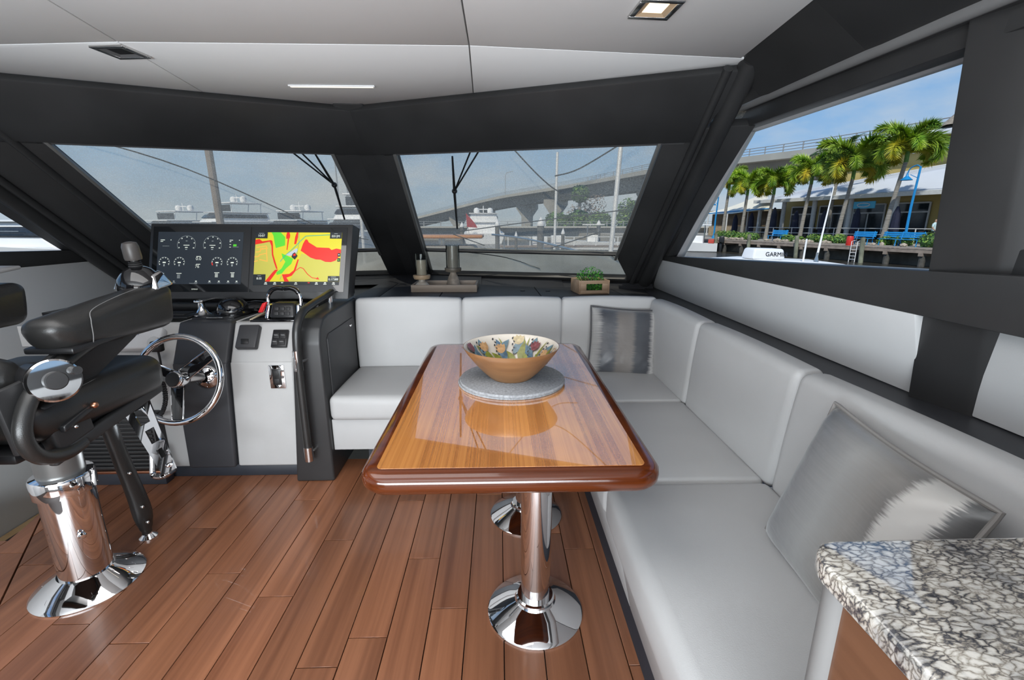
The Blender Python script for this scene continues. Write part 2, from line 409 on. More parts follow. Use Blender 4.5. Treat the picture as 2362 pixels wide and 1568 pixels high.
def world_loc(o):
    m = o.matrix_basis.copy(); p = o.parent
    while p is not None:
        m = p.matrix_basis @ m; p = p.parent
    return m
def attach(o, parent):
    """parent keeping the world place (all offsets are stored in the child's own transform)"""
    w = o.matrix_basis.copy()
    o.parent = parent
    o.matrix_basis = world_loc(parent).inverted() @ w
def tag(o, label=None, cat=None, group=None, kind=None):
    if label: o['label'] = label
    if cat: o['category'] = cat
    if group: o['group'] = group
    if kind: o['kind'] = kind
    return o
def empty(name, loc=(0, 0, 0), rz=0.0):
    o = bpy.data.objects.new(name, None); COL.objects.link(o); o.location = loc; o.rotation_euler = (0, 0, rz)
    o.empty_display_size = 0.1
    return o
def thing(name, label, cat, loc=(0, 0, 0), rz=0.0, group=None):
    return tag(empty(name, loc, rz), label, cat, group)
def struct(o):
    o['kind'] = 'structure'; return o
def copy_tree(o, parent=None):
    c = o.copy(); COL.objects.link(c); c.parent = parent
    for ch in list(o.children): copy_tree(ch, c)
    return c
def text_mesh(s, size, mat, origin, ux, uy, name, parent=None, depth=0.0, align='CENTER'):
    cu = bpy.data.curves.new('t', 'FONT'); cu.body = s; cu.size = size; cu.align_x = align; cu.align_y = 'CENTER'; cu.extrude = depth
    to = bpy.data.objects.new('t', cu); COL.objects.link(to)
    bpy.context.view_layer.update()
    me = bpy.data.meshes.new_from_object(to.evaluated_get(bpy.context.evaluated_depsgraph_get()))
    bpy.data.objects.remove(to); bpy.data.curves.remove(cu)
    ux = Vector(ux).normalized(); uy = Vector(uy).normalized(); uz = ux.cross(uy)
    Mx = Matrix((ux, uy, uz)).transposed().to_4x4(); Mx.translation = Vector(origin)
    me.transform(Mx); me.name = name
    me.materials.clear(); me.materials.append(mat)
    o = bpy.data.objects.new(name, me); COL.objects.link(o)
    if parent is not None: attach(o, parent)
    return o
def arc(c, r, a0, a1, n, ux, uy):
    c = Vector(c); ux = Vector(ux); uy = Vector(uy)
    return [c + ux * r * math.cos(R(a0 + (a1 - a0) * i / n)) + uy * r * math.sin(R(a0 + (a1 - a0) * i / n)) for i in range(n + 1)]
def spline(pts, k=6):
    """Catmull-Rom through points"""
    P_ = [Vector(p) for p in pts]; out = []
    for i in range(len(P_) - 1):
        p0, p1, p2, p3 = P_[max(i - 1, 0)], P_[i], P_[i + 1], P_[min(i + 2, len(P_) - 1)]
        for j in range(k):
            t = j / k
            out.append(0.5 * ((2 * p1) + (p2 - p0) * t + (2 * p0 - 5 * p1 + 4 * p2 - p3) * t * t + (3 * p1 - p0 - 3 * p2 + p3) * t ** 3))
    out.append(P_[-1]); return out

# =================================================================== SETTING
CX = -0.852                                      # boat's centre line
def mir(x): return 2 * CX - x
def wp(side, s, z, off=0.0):  # windscreen plane, ceiling, side walls and dash numbers scaled up about the camera
    """point on the raked windscreen plane: s metres out from the centre line, off = outward"""
    return (CX + side * (s + 0.2237 * off), 2.94 - 0.4076 * s + 1.4674 * (1.96 - z) + 0.549 * off, z + 0.805 * off)
def wprism(mb, side, pts, o0, o1, bev=0.0):
    n = Vector((side * 0.2237, 0.549, 0.805)) * (o1 - o0)
    return mb.prism([wp(side, s, z, o0) for s, z in pts], n, bev)

# ---- floor: every board its own piece over a dark sub floor
floor = struct(empty('floor'))
mb = MB()
mb.prism([(-2.91, -3.7, -0.03), (1.2, -3.7, -0.03), (0.75, 2.4, -0.03), (-2.12, 2.4, -0.03), (-2.12, 1.74, -0.03), (-2.91, 1.74, -0.03)], (0, 0, 0.016))
mb.build('sub_floor', M['subfloor'], floor)
pw, gap = 0.126, 0.0016
rp = random.Random(11)
def plank(x0, x1, y0, y1, m, dz=0.0, cut=None):
    mb = MB()
    if cut:
        mb.prism(cut, (0, 0, 0.013), 0.0006, 1)
    else:
        mb.hexa([(x0, y0, -0.013), (x1, y0, -0.013), (x1, y1, -0.013), (x0, y1, -0.013), (x0, y0, dz), (x1, y0, dz), (x1, y1, dz), (x0, y1, dz)], 0.0006, 1)
    return mb.build('plank', m, floor, 40, origin=((x0 + x1) / 2, (y0 + y1) / 2, 0))
def seam(y): return -1.773 - (y - 1.40) * (2.128 - 1.773) / (1.94 - 1.40)     # joint of the border board by the stairs
joints = {0: [1.42], 1: [1.72, 0.9], -1: [2.02, 1.06], -2: [1.33], -3: [1.58, 0.72], -4: [1.98, 1.22], -5: [1.12], -6: [1.70, 0.86], -7: [1.40], -8: [2.00, 1.02], -9: [1.52], -10: [1.22], 2: [1.62], 3: [1.10], -11: [1.8], -12: [1.3]}
for k in range(-20, 4):
    x0 = 0.008 + pw * k; x1 = x0 + pw
    if x1 > 0.46: x1 = 0.46
    ys = sorted([0.05] + joints.get(k, [1.0 + rp.random()]) + [2.40])
    for a, b in zip(ys, ys[1:]):
        xm = (x0 + x1) / 2
        # clip against the border by the stairs
        pts = [(x0 + gap, a + gap), (x1 - gap, a + gap), (x1 - gap, b - gap), (x0 + gap, b - gap)]
        f = lambda p: p[0] - (seam(p[1]) + 0.004)
        out = []
        for i in range(4):
            p, q = pts[i], pts[(i + 1) % 4]
            if f(p) >= 0: out.append(p)
            if f(p) * f(q) < 0:
                t = f(p) / (f(p) - f(q)); out.append((p[0] + t * (q[0] - p[0]), p[1] + t * (q[1] - p[1])))
        if len(out) < 3: continue
        if len(out) == 4 and all(f(p) >= 0 for p in pts):
            plank(pts[0][0], pts[1][0], pts[0][1], pts[2][1], M['plank'])
        else:
            plank(x0, x1, a, b, M['plank'], cut=[(p[0], p[1], -0.013) for p in out])
# border boards beside the stairwell
def bpoly(pts, m):
    cx = sum(p[0] for p in pts) / len(pts); cy = sum(p[1] for p in pts) / len(pts)
    MB().prism([(p[0], p[1], -0.013) for p in pts], (0, 0, 0.0135), 0.0006, 1).build('border_board', m, floor, 40, origin=(cx, cy, 0))
bpoly([(seam(1.955) - .003, 1.955), (seam(1.66) - .003, 1.66), (-2.083, 1.66), (-2.083, 1.738), (-2.105, 1.83)][::-1], M['plank'])
bpoly([(-2.083, 1.657), (seam(1.657) - .003, 1.657), (seam(1.30) - .003, 1.30), (-2.083, 1.30)][::-1], M['plank'])
bpoly([(-2.895, 1.735), (-2.086, 1.735), (-2.086, 1.52), (-2.895, 1.52)], M['plankx'])
bpoly([(-2.895, 1.517), (-2.086, 1.517), (-2.086, 1.30), (-2.895, 1.30)], M['plankx'])
bpoly([(-2.895, 1.297), (-1.712, 1.297), (-1.58, 1.10), (-2.895, 1.10)], M['plankx'])
bpoly([(-2.895, 1.097), (-1.578, 1.097), (-1.30, 0.70), (-2.895, 0.70)], M['plankx'])
MB().box((-0.98, -1.45, -0.006), (2.9, 2.98, 0.012)).build('aft_boards', M['plank'], floor)
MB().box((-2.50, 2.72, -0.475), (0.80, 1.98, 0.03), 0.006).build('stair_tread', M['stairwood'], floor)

# ---- ceiling panels
CZ = 1.96
ceiling = struct(empty('ceiling'))
def edge_y(x): return 2.94 - 0.4076 * abs(x - CX)
MB().prism([(CX, 2.99, CZ + .012), (1.14, edge_y(1.14) + .05, CZ + .012), (1.20, 1.2, CZ + .012), (1.20, -3.7, CZ + .012), (mir(1.20), -3.7, CZ + .012), (mir(1.20), 1.2, CZ + .012), (mir(1.14), edge_y(1.14) + .05, CZ + .012)], (0, 0, 0.03)).build('backing', M['ceilgap'], ceiling)
cr_ = lambda y: 1.028 - 0.117 * (2.172 - y) if y > 0.96 else 0.886
g = 0.0026
def cpanel(pts):
    c = (sum(p[0] for p in pts) / len(pts), sum(p[1] for p in pts) / len(pts))
    q = []
    n = len(pts)
    for i in range(n):           # inset every panel by the joint
        p0, p1, p2 = Vector(pts[i - 1]), Vector(pts[i]), Vector(pts[(i + 1) % n])
        d1 = (p1 - p0).normalized(); d2 = (p2 - p1).normalized()
        n1 = Vector((-d1.y, d1.x)); n2 = Vector((-d2.y, d2.x)); m = (n1 + n2)
        m = m / max(0.25, m.dot(n1))
        q.append(p1 + m * g)
    MB().prism([(p.x, p.y, CZ) for p in q], (0, 0, 0.012), 0.002, 2).build('panel', M['ceil'], ceiling, origin=(c[0], c[1], CZ))
ys_ = 1.986
sl = lambda y: -1.368 - (y - 1.65) * 0.165        # left joint
sr = lambda y: -0.108 - max(0, y - 1.99) * 0.03   # right joint
ex = .03                                           # panels tuck in above the fascia
cpanel([(sl(ys_), ys_), (sr(ys_), ys_), (sr(2.66), edge_y(sr(2.66)) + ex), (CX, 2.94 + ex), (sl(2.64), edge_y(sl(2.64)) + ex)])
cpanel([(sr(ys_), ys_), (1.020, 2.094), (1.05, edge_y(1.05) + ex), (sr(2.66), edge_y(sr(2.66)) + ex)])
cpanel([(mir(1.03), ys_ + .108), (sl(ys_), ys_), (sl(2.64), edge_y(sl(2.64)) + ex), (mir(1.05), edge_y(1.05) + ex)])
for a, b in ((0.55, ys_), (-1.0, 0.55), (-2.3, -1.0), (-3.58, -2.3)):
    cpanel([(sl(a), a), (sr(a), a), (sr(b), b), (sl(b), b)])
    cpanel([(sr(a), a), (cr_(a), a), (cr_(b), b if b != ys_ else 2.094), (sr(b), b)])
    cpanel([(mir(cr_(a)), a), (sl(a), a), (sl(b), b), (mir(cr_(b)), b if b != ys_ else 2.094)])
# roof shell above, with an unseen overhang added to keep the sun out
MB().prism([(-3.5, -4.3, CZ + .06), (1.80, -4.3, CZ + .06), (1.80, 1.8, CZ + .06), (CX, 3.06, CZ + .06), (-3.5, 1.8, CZ + .06)], (0, 0, 0.05), 0.01).build('roof_shell', M['ceil'], ceiling)

# ---- front wall: fascia, screen frames, mullion, pillars
wf = struct(empty('wall_front'))
for side, nm in ((1, 'right'), (-1, 'left')):
    mb = MB(); wprism(mb, side, [(0.000, 1.964), (0.000, 1.761), (1.860, 1.734), (1.944, 1.964)], -0.045, 0.0, 0.010); mb.build('fascia', M['dark'], wf)
    mb = MB(); wprism(mb, side, [(0.120, 1.780), (0.120, 1.746), (1.824, 1.720), (1.836, 1.768)], -0.030, 0.012, 0.005); mb.build('fascia_lip', P('fascia_lip_' + nm, (0.085, 0.085, 0.088), 0.4), wf)  # lip paler than the fascia: edge highlight put into its colour
    mb = MB()
    wprism(mb, side, [(0.000, 1.780), (0.000, 0.772), (0.210, 0.772), (0.210, 1.780)], -0.030, 0.02, 0.006)
    wprism(mb, side, [(1.716, 1.780), (1.762, 1.062), (1.89, 0.905), (1.92, 0.772), (2.136, 0.772), (2.088, 1.780)] if side == 1 else [(1.515, 1.780), (1.552, 1.062), (1.60, 0.90), (1.66, 0.772), (2.136, 0.772), (2.088, 1.780)], -0.030, 0.02, 0.006)
    wprism(mb, side, [(0.000, 0.772), (2.100, 0.772), (2.100, 0.886), (0.000, 0.850)], -0.030, 0.02, 0.006)
    mb.build('screen_frame', M['dark'], wf)
    mb = MB(); wprism(mb, side, [(0.192, 1.756), (0.192, 1.060), (0.214, 1.060), (0.214, 1.756)], -0.042, -0.02, 0.004)
    e0, e1 = (1.712, 1.758) if side == 1 else (1.511, 1.548)
    wprism(mb, side, [(e0, 1.756), (e1, 1.060), (e1 - .018, 1.060), (e0 - .018, 1.756)], -0.042, -0.02, 0.004)
    mb.build('frame_edge', M['anodised'], wf)
    # A pillar: rounded roll plus the flat behind it
    a = Vector(wp(side, 2.058, 0.700, -0.02)); b_ = Vector(wp(side, 1.920, 1.984, -0.02))
    MB().tube([a, b_], [0.052, 0.047], 20).build('pillar_roll', M['dark'], wf)
    a = Vector(wp(side, 1.956, 0.772, -0.04)); b_ = Vector(wp(side, 1.842, 1.972, -0.04))
    MB().tube([a, b_], [0.020, 0.020], 12).build('pillar_bead', M['dark'], wf)
    if side == -1: MB().tube([wp(side, 1.70, 0.80, -0.032), wp(side, 1.625, 1.80, -0.032)], 0.022, 12).build('pillar_bead', M['dark'], wf)
    # vents under the lip
    for s0, s1 in ((0.27, 0.66), (0.80, 1.2), (1.35, 1.70)):
        mb = MB(); wprism(mb, side, [(s0, 1.772), (s0, 1.762), (s1, 1.756), (s1, 1.766)], -0.040, -0.022, 0.002); mb.build('vent_slot', M['black'], wf)
mb = MB()
mb.prism([(CX - 0.094, 2.86, 1.965), (CX + 0.094, 2.86, 1.965), (CX + 0.075, 3.0, 1.99), (CX - 0.075, 3.0, 1.99)], (0, 1.760, -1.20), 0.022, 4)
mb.build('mullion', M['dark'], wf)
# outside skin of the superstructure below the screen
MB().prism([(-3.0, 3.85, -0.6), (1.3, 3.85, -0.6), (1.3, 3.90, -0.6), (CX, 4.75, -0.6), (-3.0, 3.90, -0.6)], (0, 0, 1.34)).build('outer_skin', P('boat_white', (0.72, 0.72, 0.70), 0.35), wf)

# ---- dash behind the settee: panels with joints, coaming up to the glass
dash = struct(empty('trim_1'))
DZ = 0.784
xs = [(-1.06, -1.06), (-0.86, -0.90), (-0.43, -0.445), (0.325, 0.295), (0.96, 0.91), (1.24, 1.24)]
yb = lambda x: 4.10 - 0.22 * (x + 0.73) if x > CX else 4.13
for (f0, b0), (f1, b1) in zip(xs, xs[1:]):
    MB().prism([(f0 + .003, 2.80, DZ - .03), (f1 - .003, 2.80, DZ - .03), (b1 - .003, yb(b1), DZ - .03), (b0 + .003, yb(b0), DZ - .03)], (0, 0, .03), .003).build('dash_panel', M['dash'], dash)
MB().prism([(-2.9, 2.95, 0.60), (-1.06, 2.95, .60), (-1.06, 2.80, .60), (1.24, 2.80, 0.60), (1.24, 3.8, 0.60), (CX, 4.65, 0.60), (-2.9, 3.8, 0.60)], (0, 0, 0.153)).build('dash_base', M['black'], dash)
mb = MB()
for side in (1, -1):
    pf = lambda s: (CX + side * s, yb(CX + s), DZ - .004)
    S = [0.0, 0.7, 1.4, 2.1]
    for s0, s1 in zip(S, S[1:]):
        mb.poly([pf(s0), pf(s1), wp(side, s1, 0.862, -0.04), wp(side, s0, 0.850, -0.04)][::side])
mb.build('coaming', M['dash'], dash)
for px, py in ((0.186, 3.62), (0.384, 3.60)):
    MB().lathe([(0, 0.006), (0.017, 0.006), (0.020, 0.002), (0.020, 0)], (px, py, DZ), 20).build('latch', M['black'], dash)

# ---- side walls
def side_wall(side):
    X = (lambda x: x) if side == 1 else mir
    w = struct(empty('wall_right' if side == 1 else 'wall_left'))
    def pp(mb, pts, x, t=0.07, bev=0.004):
        mb.prism([(X(x), y, z) for y, z in pts], (side * t, 0, 0), bev); return mb
    A, B, C_, D = ((3.282, 1.074), (2.508, 1.756), (0.72, 1.728), (0.72, 1.198)) if side == 1 else ((3.44, 1.119), (2.573, 1.756), (0.72, 1.728), (0.72, 1.214))
    mb = MB()
    pp(mb, [B, (2.68, 1.862), (0.72, 1.800), C_], 1.2)                                 # head
    pp(mb, [A, D, (0.72, 1.046), (3.80, 1.040), (3.72, 1.13)], 1.2)                    # sill band
    pp(mb, [B, A, (3.72, 1.13), (2.68, 1.862)], 1.2)                                   # slanted post
    mb.build('window_surround', M['dark'], w)
    mb = MB()                                                                          # reveal
    rv = P('reveal_%s' % ('r' if side == 1 else 'l'), (0.42, 0.42, 0.43), 0.35)
    for p, q in ((A, B), (B, C_), (D, A)):
        mb.prism([(X(1.262), *p), (X(1.262), *q), (X(1.32), *q), (X(1.32), *p)], (0, 0.0, 0.014 if p != D else -0.012))
    mb.build('window_reveal', rv, w)
    MB().tube([(X(1.188), 2.79, 1.862), (X(1.168), 1.303, 1.812), (X(1.168), 0.72, 1.794)], 0.021, 14).build('cornice_bead', P('bead_%d' % side, (0.17, 0.17, 0.172), 0.32), w)  # bead greyer than the dark trim to paint its highlight
    mb = MB()
    prof_ = [(3.05, 1.880, 1.14), (2.20, 1.853, cr_(2.17) - .004), (1.584, 1.833, cr_(1.584) - .004), (0.96, 1.812, cr_(0.97) - .004), (0.60, 1.80, cr_(0.6) - .004)]
    for (ya, za, xa), (yb_, zb_, xb_) in zip(prof_, prof_[1:]):
        mb.hexa([(X(1.182), ya, za - .03), (X(1.182), yb_, zb_ - .03), (X(1.26), yb_, zb_ - .03), (X(1.26), ya, za - .03), (X(xa), ya, CZ + .010), (X(xb_), yb_, CZ + .010), (X(1.26), yb_, CZ + .02), (X(1.26), ya, CZ + .02)])
    mb.build('cornice', M['dark'], w)
    # light vinyl panel
    low = 0.795 if side == 1 else -0.62
    mb = MB()
    if side == 1:
        mb.prism([(X(1.198), 3.77, 1.040), (X(1.198), 1.27, 1.046), (X(1.262), 1.27, low), (X(1.262), 3.745, low)], (side * 0.03, 0, 0), 0.003)
    else:
        mb.prism([(X(1.198), 3.77, 1.040), (X(1.198), 0.72, 1.046), (X(1.2), 0.72, low), (X(1.2), 4.0, low)], (side * 0.03, 0, 0), 0.003)
    mb.build('vinyl_panel', M['wallgrey'], w)
    # aft part: panel, long window band, head
    mb = MB()
    ya = 1.12 if side == 1 else 0.72
    pp(mb, [(ya, 1.046), (ya, low), (-3.7, low), (-3.7, 1.046)], 1.275, 0.05)
    mb.build('vinyl_panel', M['wallgrey'], w)
    mb = MB()
    pp(mb, [(ya, 1.24), (ya, 1.04), (-3.7, 1.04), (-3.7, 1.24)], 1.265, 0.06)
    pp(mb, [(0.72, 1.98), (0.72, 1.70), (-3.7, 1.70), (-3.7, 1.98)], 1.20, 0.06)
    for yy in (-1.2, -3.5): pp(mb, [(yy + .12, 1.71), (yy + .12, 1.22), (yy - .1, 1.22), (yy - .1, 1.71)], 1.265, 0.05)
    mb.build('window_band', M['dark'], w)
    # broad dark post
    mb = MB()
    if side == 1:
        mb.prism([(1.238, 1.278, 0.780), (1.276, 1.128, 0.780), (1.300, 1.086, 0.780), (1.336, 1.062, 0.780), (1.5, 1.062, 0.780), (1.5, 1.278, 0.780)], (-0.075, 0.0, 1.26), 0.007)
    else:
        mb.prism([(mir(1.236), 1.278, 0.79), (mir(1.27), 1.068, 0.79), (mir(1.5), 1.068, 0.79), (mir(1.5), 1.278, 0.79)], (0.04, 0, 1.2), 0.006)
    mb.build('post', M['dark'], w)
    # ledge
    if side == 1:
        MB().prism([(1.02, 2.80, 0.754), (1.02, -3.7, 0.754), (1.36, -3.7, 0.754), (1.36, 3.8, 0.754), (1.20, 3.8, 0.754)], (0, 0, 0.038), 0.004).build('ledge', M['dash'], w)
        MB().box((1.29, 0.99, 1.04), (0.05, 0.10, 0.11), 0.02).build('switch_pocket', M['black'], w)
    return w
wr = side_wall(1); wl = side_wall(-1)

# ---- aft wall with the saloon door opening
wb = struct(empty('wall_back'))
mb = MB()
for x0, x1, z0, z1 in ((-3.0, -2.1, -0.1, 1.97), (0.6, 1.3, -0.1, 1.97), (-2.1, 0.6, 1.80, 1.97), (-2.1, 0.6, -0.1, 0.25)):
    mb.box(((x0 + x1) / 2, -3.7, (z0 + z1) / 2), (x1 - x0, 0.06, z1 - z0))
mb.build('aft_panels', M['wallgrey'], wb)

# ---- glazing
def window(n, pts, mat=M['glass'], extra=None):
    w = struct(empty('window_%d' % n)); mb = MB(); mb.poly(pts); mb.build('pane', mat, w)
    return w
for n, side in ((1, -1), (2, 1)):
    w = window(n, [wp(side, s, z, 0.026) for s, z in ((0.05, 1.80), (0.05, 0.80), (2.07, 0.80), (2.0, 1.80))][::side])
    mb = MB(); wprism(mb, side, [(0.19, 1.065), (0.19, 1.054), (1.92, 1.054), (1.92, 1.065)], 0.004, 0.030, 0.002); mb.build('seal', M['rubber'], w)
for n, X in ((3, lambda x: x), (4, mir)):
    window(n, [(X(1.30), 3.36, 1.04), (X(1.30), 2.48, 1.80), (X(1.30), 0.7, 1.78), (X(1.30), 0.7, 1.12)])
for n, X in ((5, lambda x: x), (6, mir)):
    window(n, [(X(1.31), 0.7, 1.2), (X(1.31), 0.7, 1.74), (X(1.31), -3.7, 1.74), (X(1.31), -3.7, 1.2)])

# ---- lamps in the ceiling
def downlight(name, x, y, rz, glow, label):
    t = thing(name, label, 'light', (x, y, CZ), rz)
    mb = MB()
    for a, b, c, d in ((-.068, -.068, .068, -.050), (-.068, .050, .068, .068), (-.068, -.050, -.050, .050), (.050, -.050, .068, .050)):
        mb.box(((a + c) / 2, (b + d) / 2, -.005), (c - a, d - b, .010), .002)
    attach_local(mb.build('bezel', M['steel']), t)
    mb = MB()
    q = [(-.050, -.050), (.050, -.050), (.050, .050), (-.050, .050)]; s_ = [(x_ * .62, y_ * .62) for x_, y_ in q]
    for i in range(4):
        j = (i + 1) % 4
        mb.poly([(*q[i], -.008), (*q[j], -.008), (*s_[j], -.0012), (*s_[i], -.0012)])
    attach_local(mb.build('reflector', M['downoff'] if not glow else P('reflector_lit', (0.55, 0.40, 0.26), 0.4)), t)  # lit lamp's reflector has its warm glow painted in
    attach_local(MB().box((0, 0, -.0015), (.064, .064, .003)).build('lens', M['downlight'] if glow else M['chrome']), t)
    return t
def attach_local(o, t):
    o.parent = t
    return o
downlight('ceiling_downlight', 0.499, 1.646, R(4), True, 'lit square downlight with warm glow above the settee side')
downlight('ceiling_downlight', -1.483, 2.076, R(-6), False, 'unlit square downlight in the white ceiling above the helm chair')
t = thing('ceiling_light_strip', 'long slim lit strip light in the ceiling ahead of the mullion', 'light', (-0.816, 2.526, 1.96))
attach_local(MB().box((0, 0, -.004), (.422, .026, .007), .003).build('frame', M['ceil']), t)
attach_local(MB().box((0, 0, -.0065), (.405, .016, .005), .002).build('diffuser', M['ledstrip']), t)

# =================================================================== SETTEE
settee = thing('settee', 'light grey leather L-shaped settee along the front and right wall', 'sofa', (0.4, 1.4, 0))
L_ = M['leather']
def cushion(name, p, bev, puff, sub=5):
    o = MB().hexa(p, bev, 5, 0, sub, puff).build(name, L_, settee, 60)
    return o
def flat8(x0, x1, y0, y1, z0, z1): return [(x0, y0, z0), (x1, y0, z0), (x1, y1, z0), (x0, y1, z0), (x0, y0, z1), (x1, y0, z1), (x1, y1, z1), (x0, y1, z1)]
G = 0.0015
for x0, x1 in ((-0.858, -0.223), (-0.223, 0.385)):
    cushion('seat_cushion', flat8(x0 + G, x1 - G, 2.172, 2.70, 0.330, 0.462), 0.030, 0.010)
cushion('seat_cushion', flat8(0.385 + G, 0.90, 2.082, 2.70, 0.330, 0.462), 0.022, 0.008)
cushion('seat_cushion', flat8(0.352, 0.90, 1.362 + G, 2.080, 0.330, 0.462), 0.026, 0.008)
cushion('seat_cushion', flat8(0.352, 0.90, 0.46, 1.360, 0.325, 0.465), 0.032, 0.012)
for x0, x1 in ((-0.855, -0.223), (-0.223, 0.378), (0.378, 0.955)):
    cushion('back_cushion', [(x0 + G, 2.690, .44), (x1 - G, 2.690, .44), (x1 - G, 2.77, .44), (x0 + G, 2.77, .44), (x0 + G, 2.715, .868), (x1 - G, 2.715, .868), (x1 - G, 2.785, .868), (x0 + G, 2.785, .868)], 0.020, 0.010)
for y0, y1 in ((2.055, 2.700), (1.335, 2.055), (0.30, 1.335)):
    sk = -0.035
    cushion('back_cushion', [(0.885, y0 + G, .44), (0.985, y0 + G, .44), (0.985, y1 - G, .44), (0.885, y1 - G, .44),
                             (0.905, y0 + G + sk, .866), (1.005, y0 + G + sk, .866), (0.985 if y1 > 2.5 else 1.0, y1 - G + (sk if y1 < 2.5 else 0), .866), (0.905, y1 - G + (sk if y1 < 2.5 else 0), .866)], 0.030, 0.010)
# plinth panels
MB().box((-0.24, 2.44, 0.245), (1.24, 0.48, 0.168), 0.004).build('plinth_panel', L_, settee)
for y0, y1 in ((1.265, 2.19), (0.45, 1.262)):
    MB().prism([(0.372, y0, .330), (0.85, y0, .330), (0.85, y0, .05), (0.432, y0, .05)], (0, y1 - y0, 0), .004).build('plinth_panel', L_, settee)
MB().box((0.10, 2.47, 0.08), (1.6, 0.44, 0.160)).build('toe_kick', M['kick'], settee)
MB().prism([(0.420, .3, 0.0), (0.436, .3, .055), (0.85, .3, .055), (0.85, .3, 0)], (0, 1.96, 0)).build('toe_kick', M['kick'], settee)

# =================================================================== TABLE
tbl = thing('dining_table', 'varnished teak dining table on two chrome pedestals before the settee', 'table', (0.03, 1.555, 0))
def rrect(hx, hy, r, n=8):
    out = []
    for cx_, cy_, a in ((hx - r, hy - r, 0), (-hx + r, hy - r, 90), (-hx + r, -hy + r, 180), (hx - r, -hy + r, 270)):
        for i in range(n + 1): out.append((cx_ + r * math.cos(R(a + 90 * i / n)), cy_ + r * math.sin(R(a + 90 * i / n))))
    return out
TX, TY, TZ = 0.0275, 1.555, 0.74
hx, hy = 0.362, 0.612
prof = [(0.042, TZ - 0.0004), (0.018, TZ - 0.001), (0.008, TZ - 0.006), (0.0015, TZ - 0.015), (0.0, TZ - 0.027), (0.002, TZ - 0.040), (0.010, TZ - 0.050), (0.022, TZ - 0.055), (0.07, TZ - 0.056)]
b = bmesh.new(); rings = []
for ins, z in prof:
    rr_ = rrect(hx - ins, hy - ins, max(0.012, 0.072 - ins))
    rings.append([b.verts.new((x + TX, y + TY, z)) for x, y in rr_])
nr = len(rings[0])
for A_, B_ in zip(rings, rings[1:]):
    for i in range(nr): b.faces.new((A_[i], B_[i], B_[(i + 1) % nr], A_[(i + 1) % nr]))
b.faces.new(rings[-1])
m_ = MB(); m_.bm.free(); m_.bm = b
bmesh.ops.recalc_face_normals(b, faces=list(b.faces))
tag(m_.build('rim', M['tblrim'], tbl, 30, origin=(TX, TY, TZ)), 'dark bullnose rim')
mb = MB(); mb.prism([(x + TX, y + TY, TZ - 0.012) for x, y in rrect(hx - 0.041, hy - 0.041, 0.014)], (0, 0, 0.0125))
tag(mb.build('veneer_top', M['veneer'], tbl, 30, origin=(TX, TY, TZ)), 'golden striped veneer top')
for y in (1.317, 1.860):
    MB().lathe([(0.163, 0), (0.163, 0.006), (0.158, 0.010), (0.10, 0.036), (0.070, 0.052), (0.066, 0.058), (0.066, 0.066), (0.060, 0.070), (0, 0.070)], (0.117, y, 0), 56).build('pedestal_base', M['chrome'], tbl, 25)
    MB().lathe([(0.048, 0.06), (0.048, 0.150), (0.0505, 0.152), (0.0505, 0.684), (0, 0.684)], (0.117, y, 0), 40).build('pedestal_tube', M['chrome'], tbl, 30)
    MB().lathe([(0, 0.684), (0.09, 0.684), (0.09, 0.678), (0.05, 0.670)], (0.117, y, 0), 32).build('mount_plate', M['steel'], tbl)

# ---- place mats and bowl
matm = P('woven_mat', (0.30, 0.31, 0.325), 0.7, var=0.35, scale=120, bump=0.6, bscale=330)
for i, (dx, dy, rad) in enumerate(((0.0, 0.0, 0.192), (0.004, -0.006, 0.190))):
    z = TZ + 0.0006 + i * 0.0092
    mb = MB(); pr_ = [(0, z + .0078)]
    k = 44
    for j in range(k): pr_ += [(rad * (j + .15) / k, z + .0072), (rad * (j + .5) / k, z + .0088), (rad * (j + .85) / k, z + .0072)]
    pr_ += [(rad + .001, z + .004), (rad + .001, z + .001), (rad - .003, z), (0, z)]
    mb.lathe(pr_, (0.042 + dx, 1.598 + dy, 0), 72)
    o = mb.build('placemat', matm, None, 60)
    tag(o, ['lower round grey woven placemat on the varnished table', 'upper round grey woven placemat right under the wooden bowl'][i], 'placemat', 'round placemats under the bowl')
bz = TZ + 0.0192
bowl = thing('bowl', 'wooden bowl with painted floral inside on the grey placemats', 'bowl', (0.042, 1.592, bz))
bwood = wood_mat('bowl_wood', (0.25, 0.125, 0.052), (0.15, 0.068, 0.027), 'X', 0.35, 0.2, 1.5, 0, 26, 0.02)
outer = [(0, 0), (0.072, 0), (0.080, 0.006), (0.105, 0.030), (0.135, 0.064), (0.160, 0.098), (0.172, 0.118)]
inner = [(0.170, 0.1195), (0.166, 0.117), (0.154, 0.098), (0.130, 0.067), (0.100, 0.034), (0.075, 0.014), (0, 0.010)]
o = MB().lathe(outer + [(0.172, 0.1195), (0.170, 0.1195)], (0, 0, 0), 72).build('shell', bwood); o.parent = bowl
cream = P('bowl_cream', (0.66, 0.60, 0.52), 0.22, var=0.06, coat=0.4)
o = MB().lathe(inner, (0, 0, 0), 72).build('lining', cream); o.parent = bowl; o['label'] = 'cream painted lining'
def ipos(a, t, lift=0.0012):
    """angle, height fraction -> point just inside the bowl's lining"""
    r_ = 0.080 + (0.166 - 0.080) * t; z_ = 0.017 + (0.117 - 0.017) * t
    return Vector(((r_ - lift) * math.cos(R(a)), (r_ - lift) * math.sin(R(a)), z_ + lift * .7))
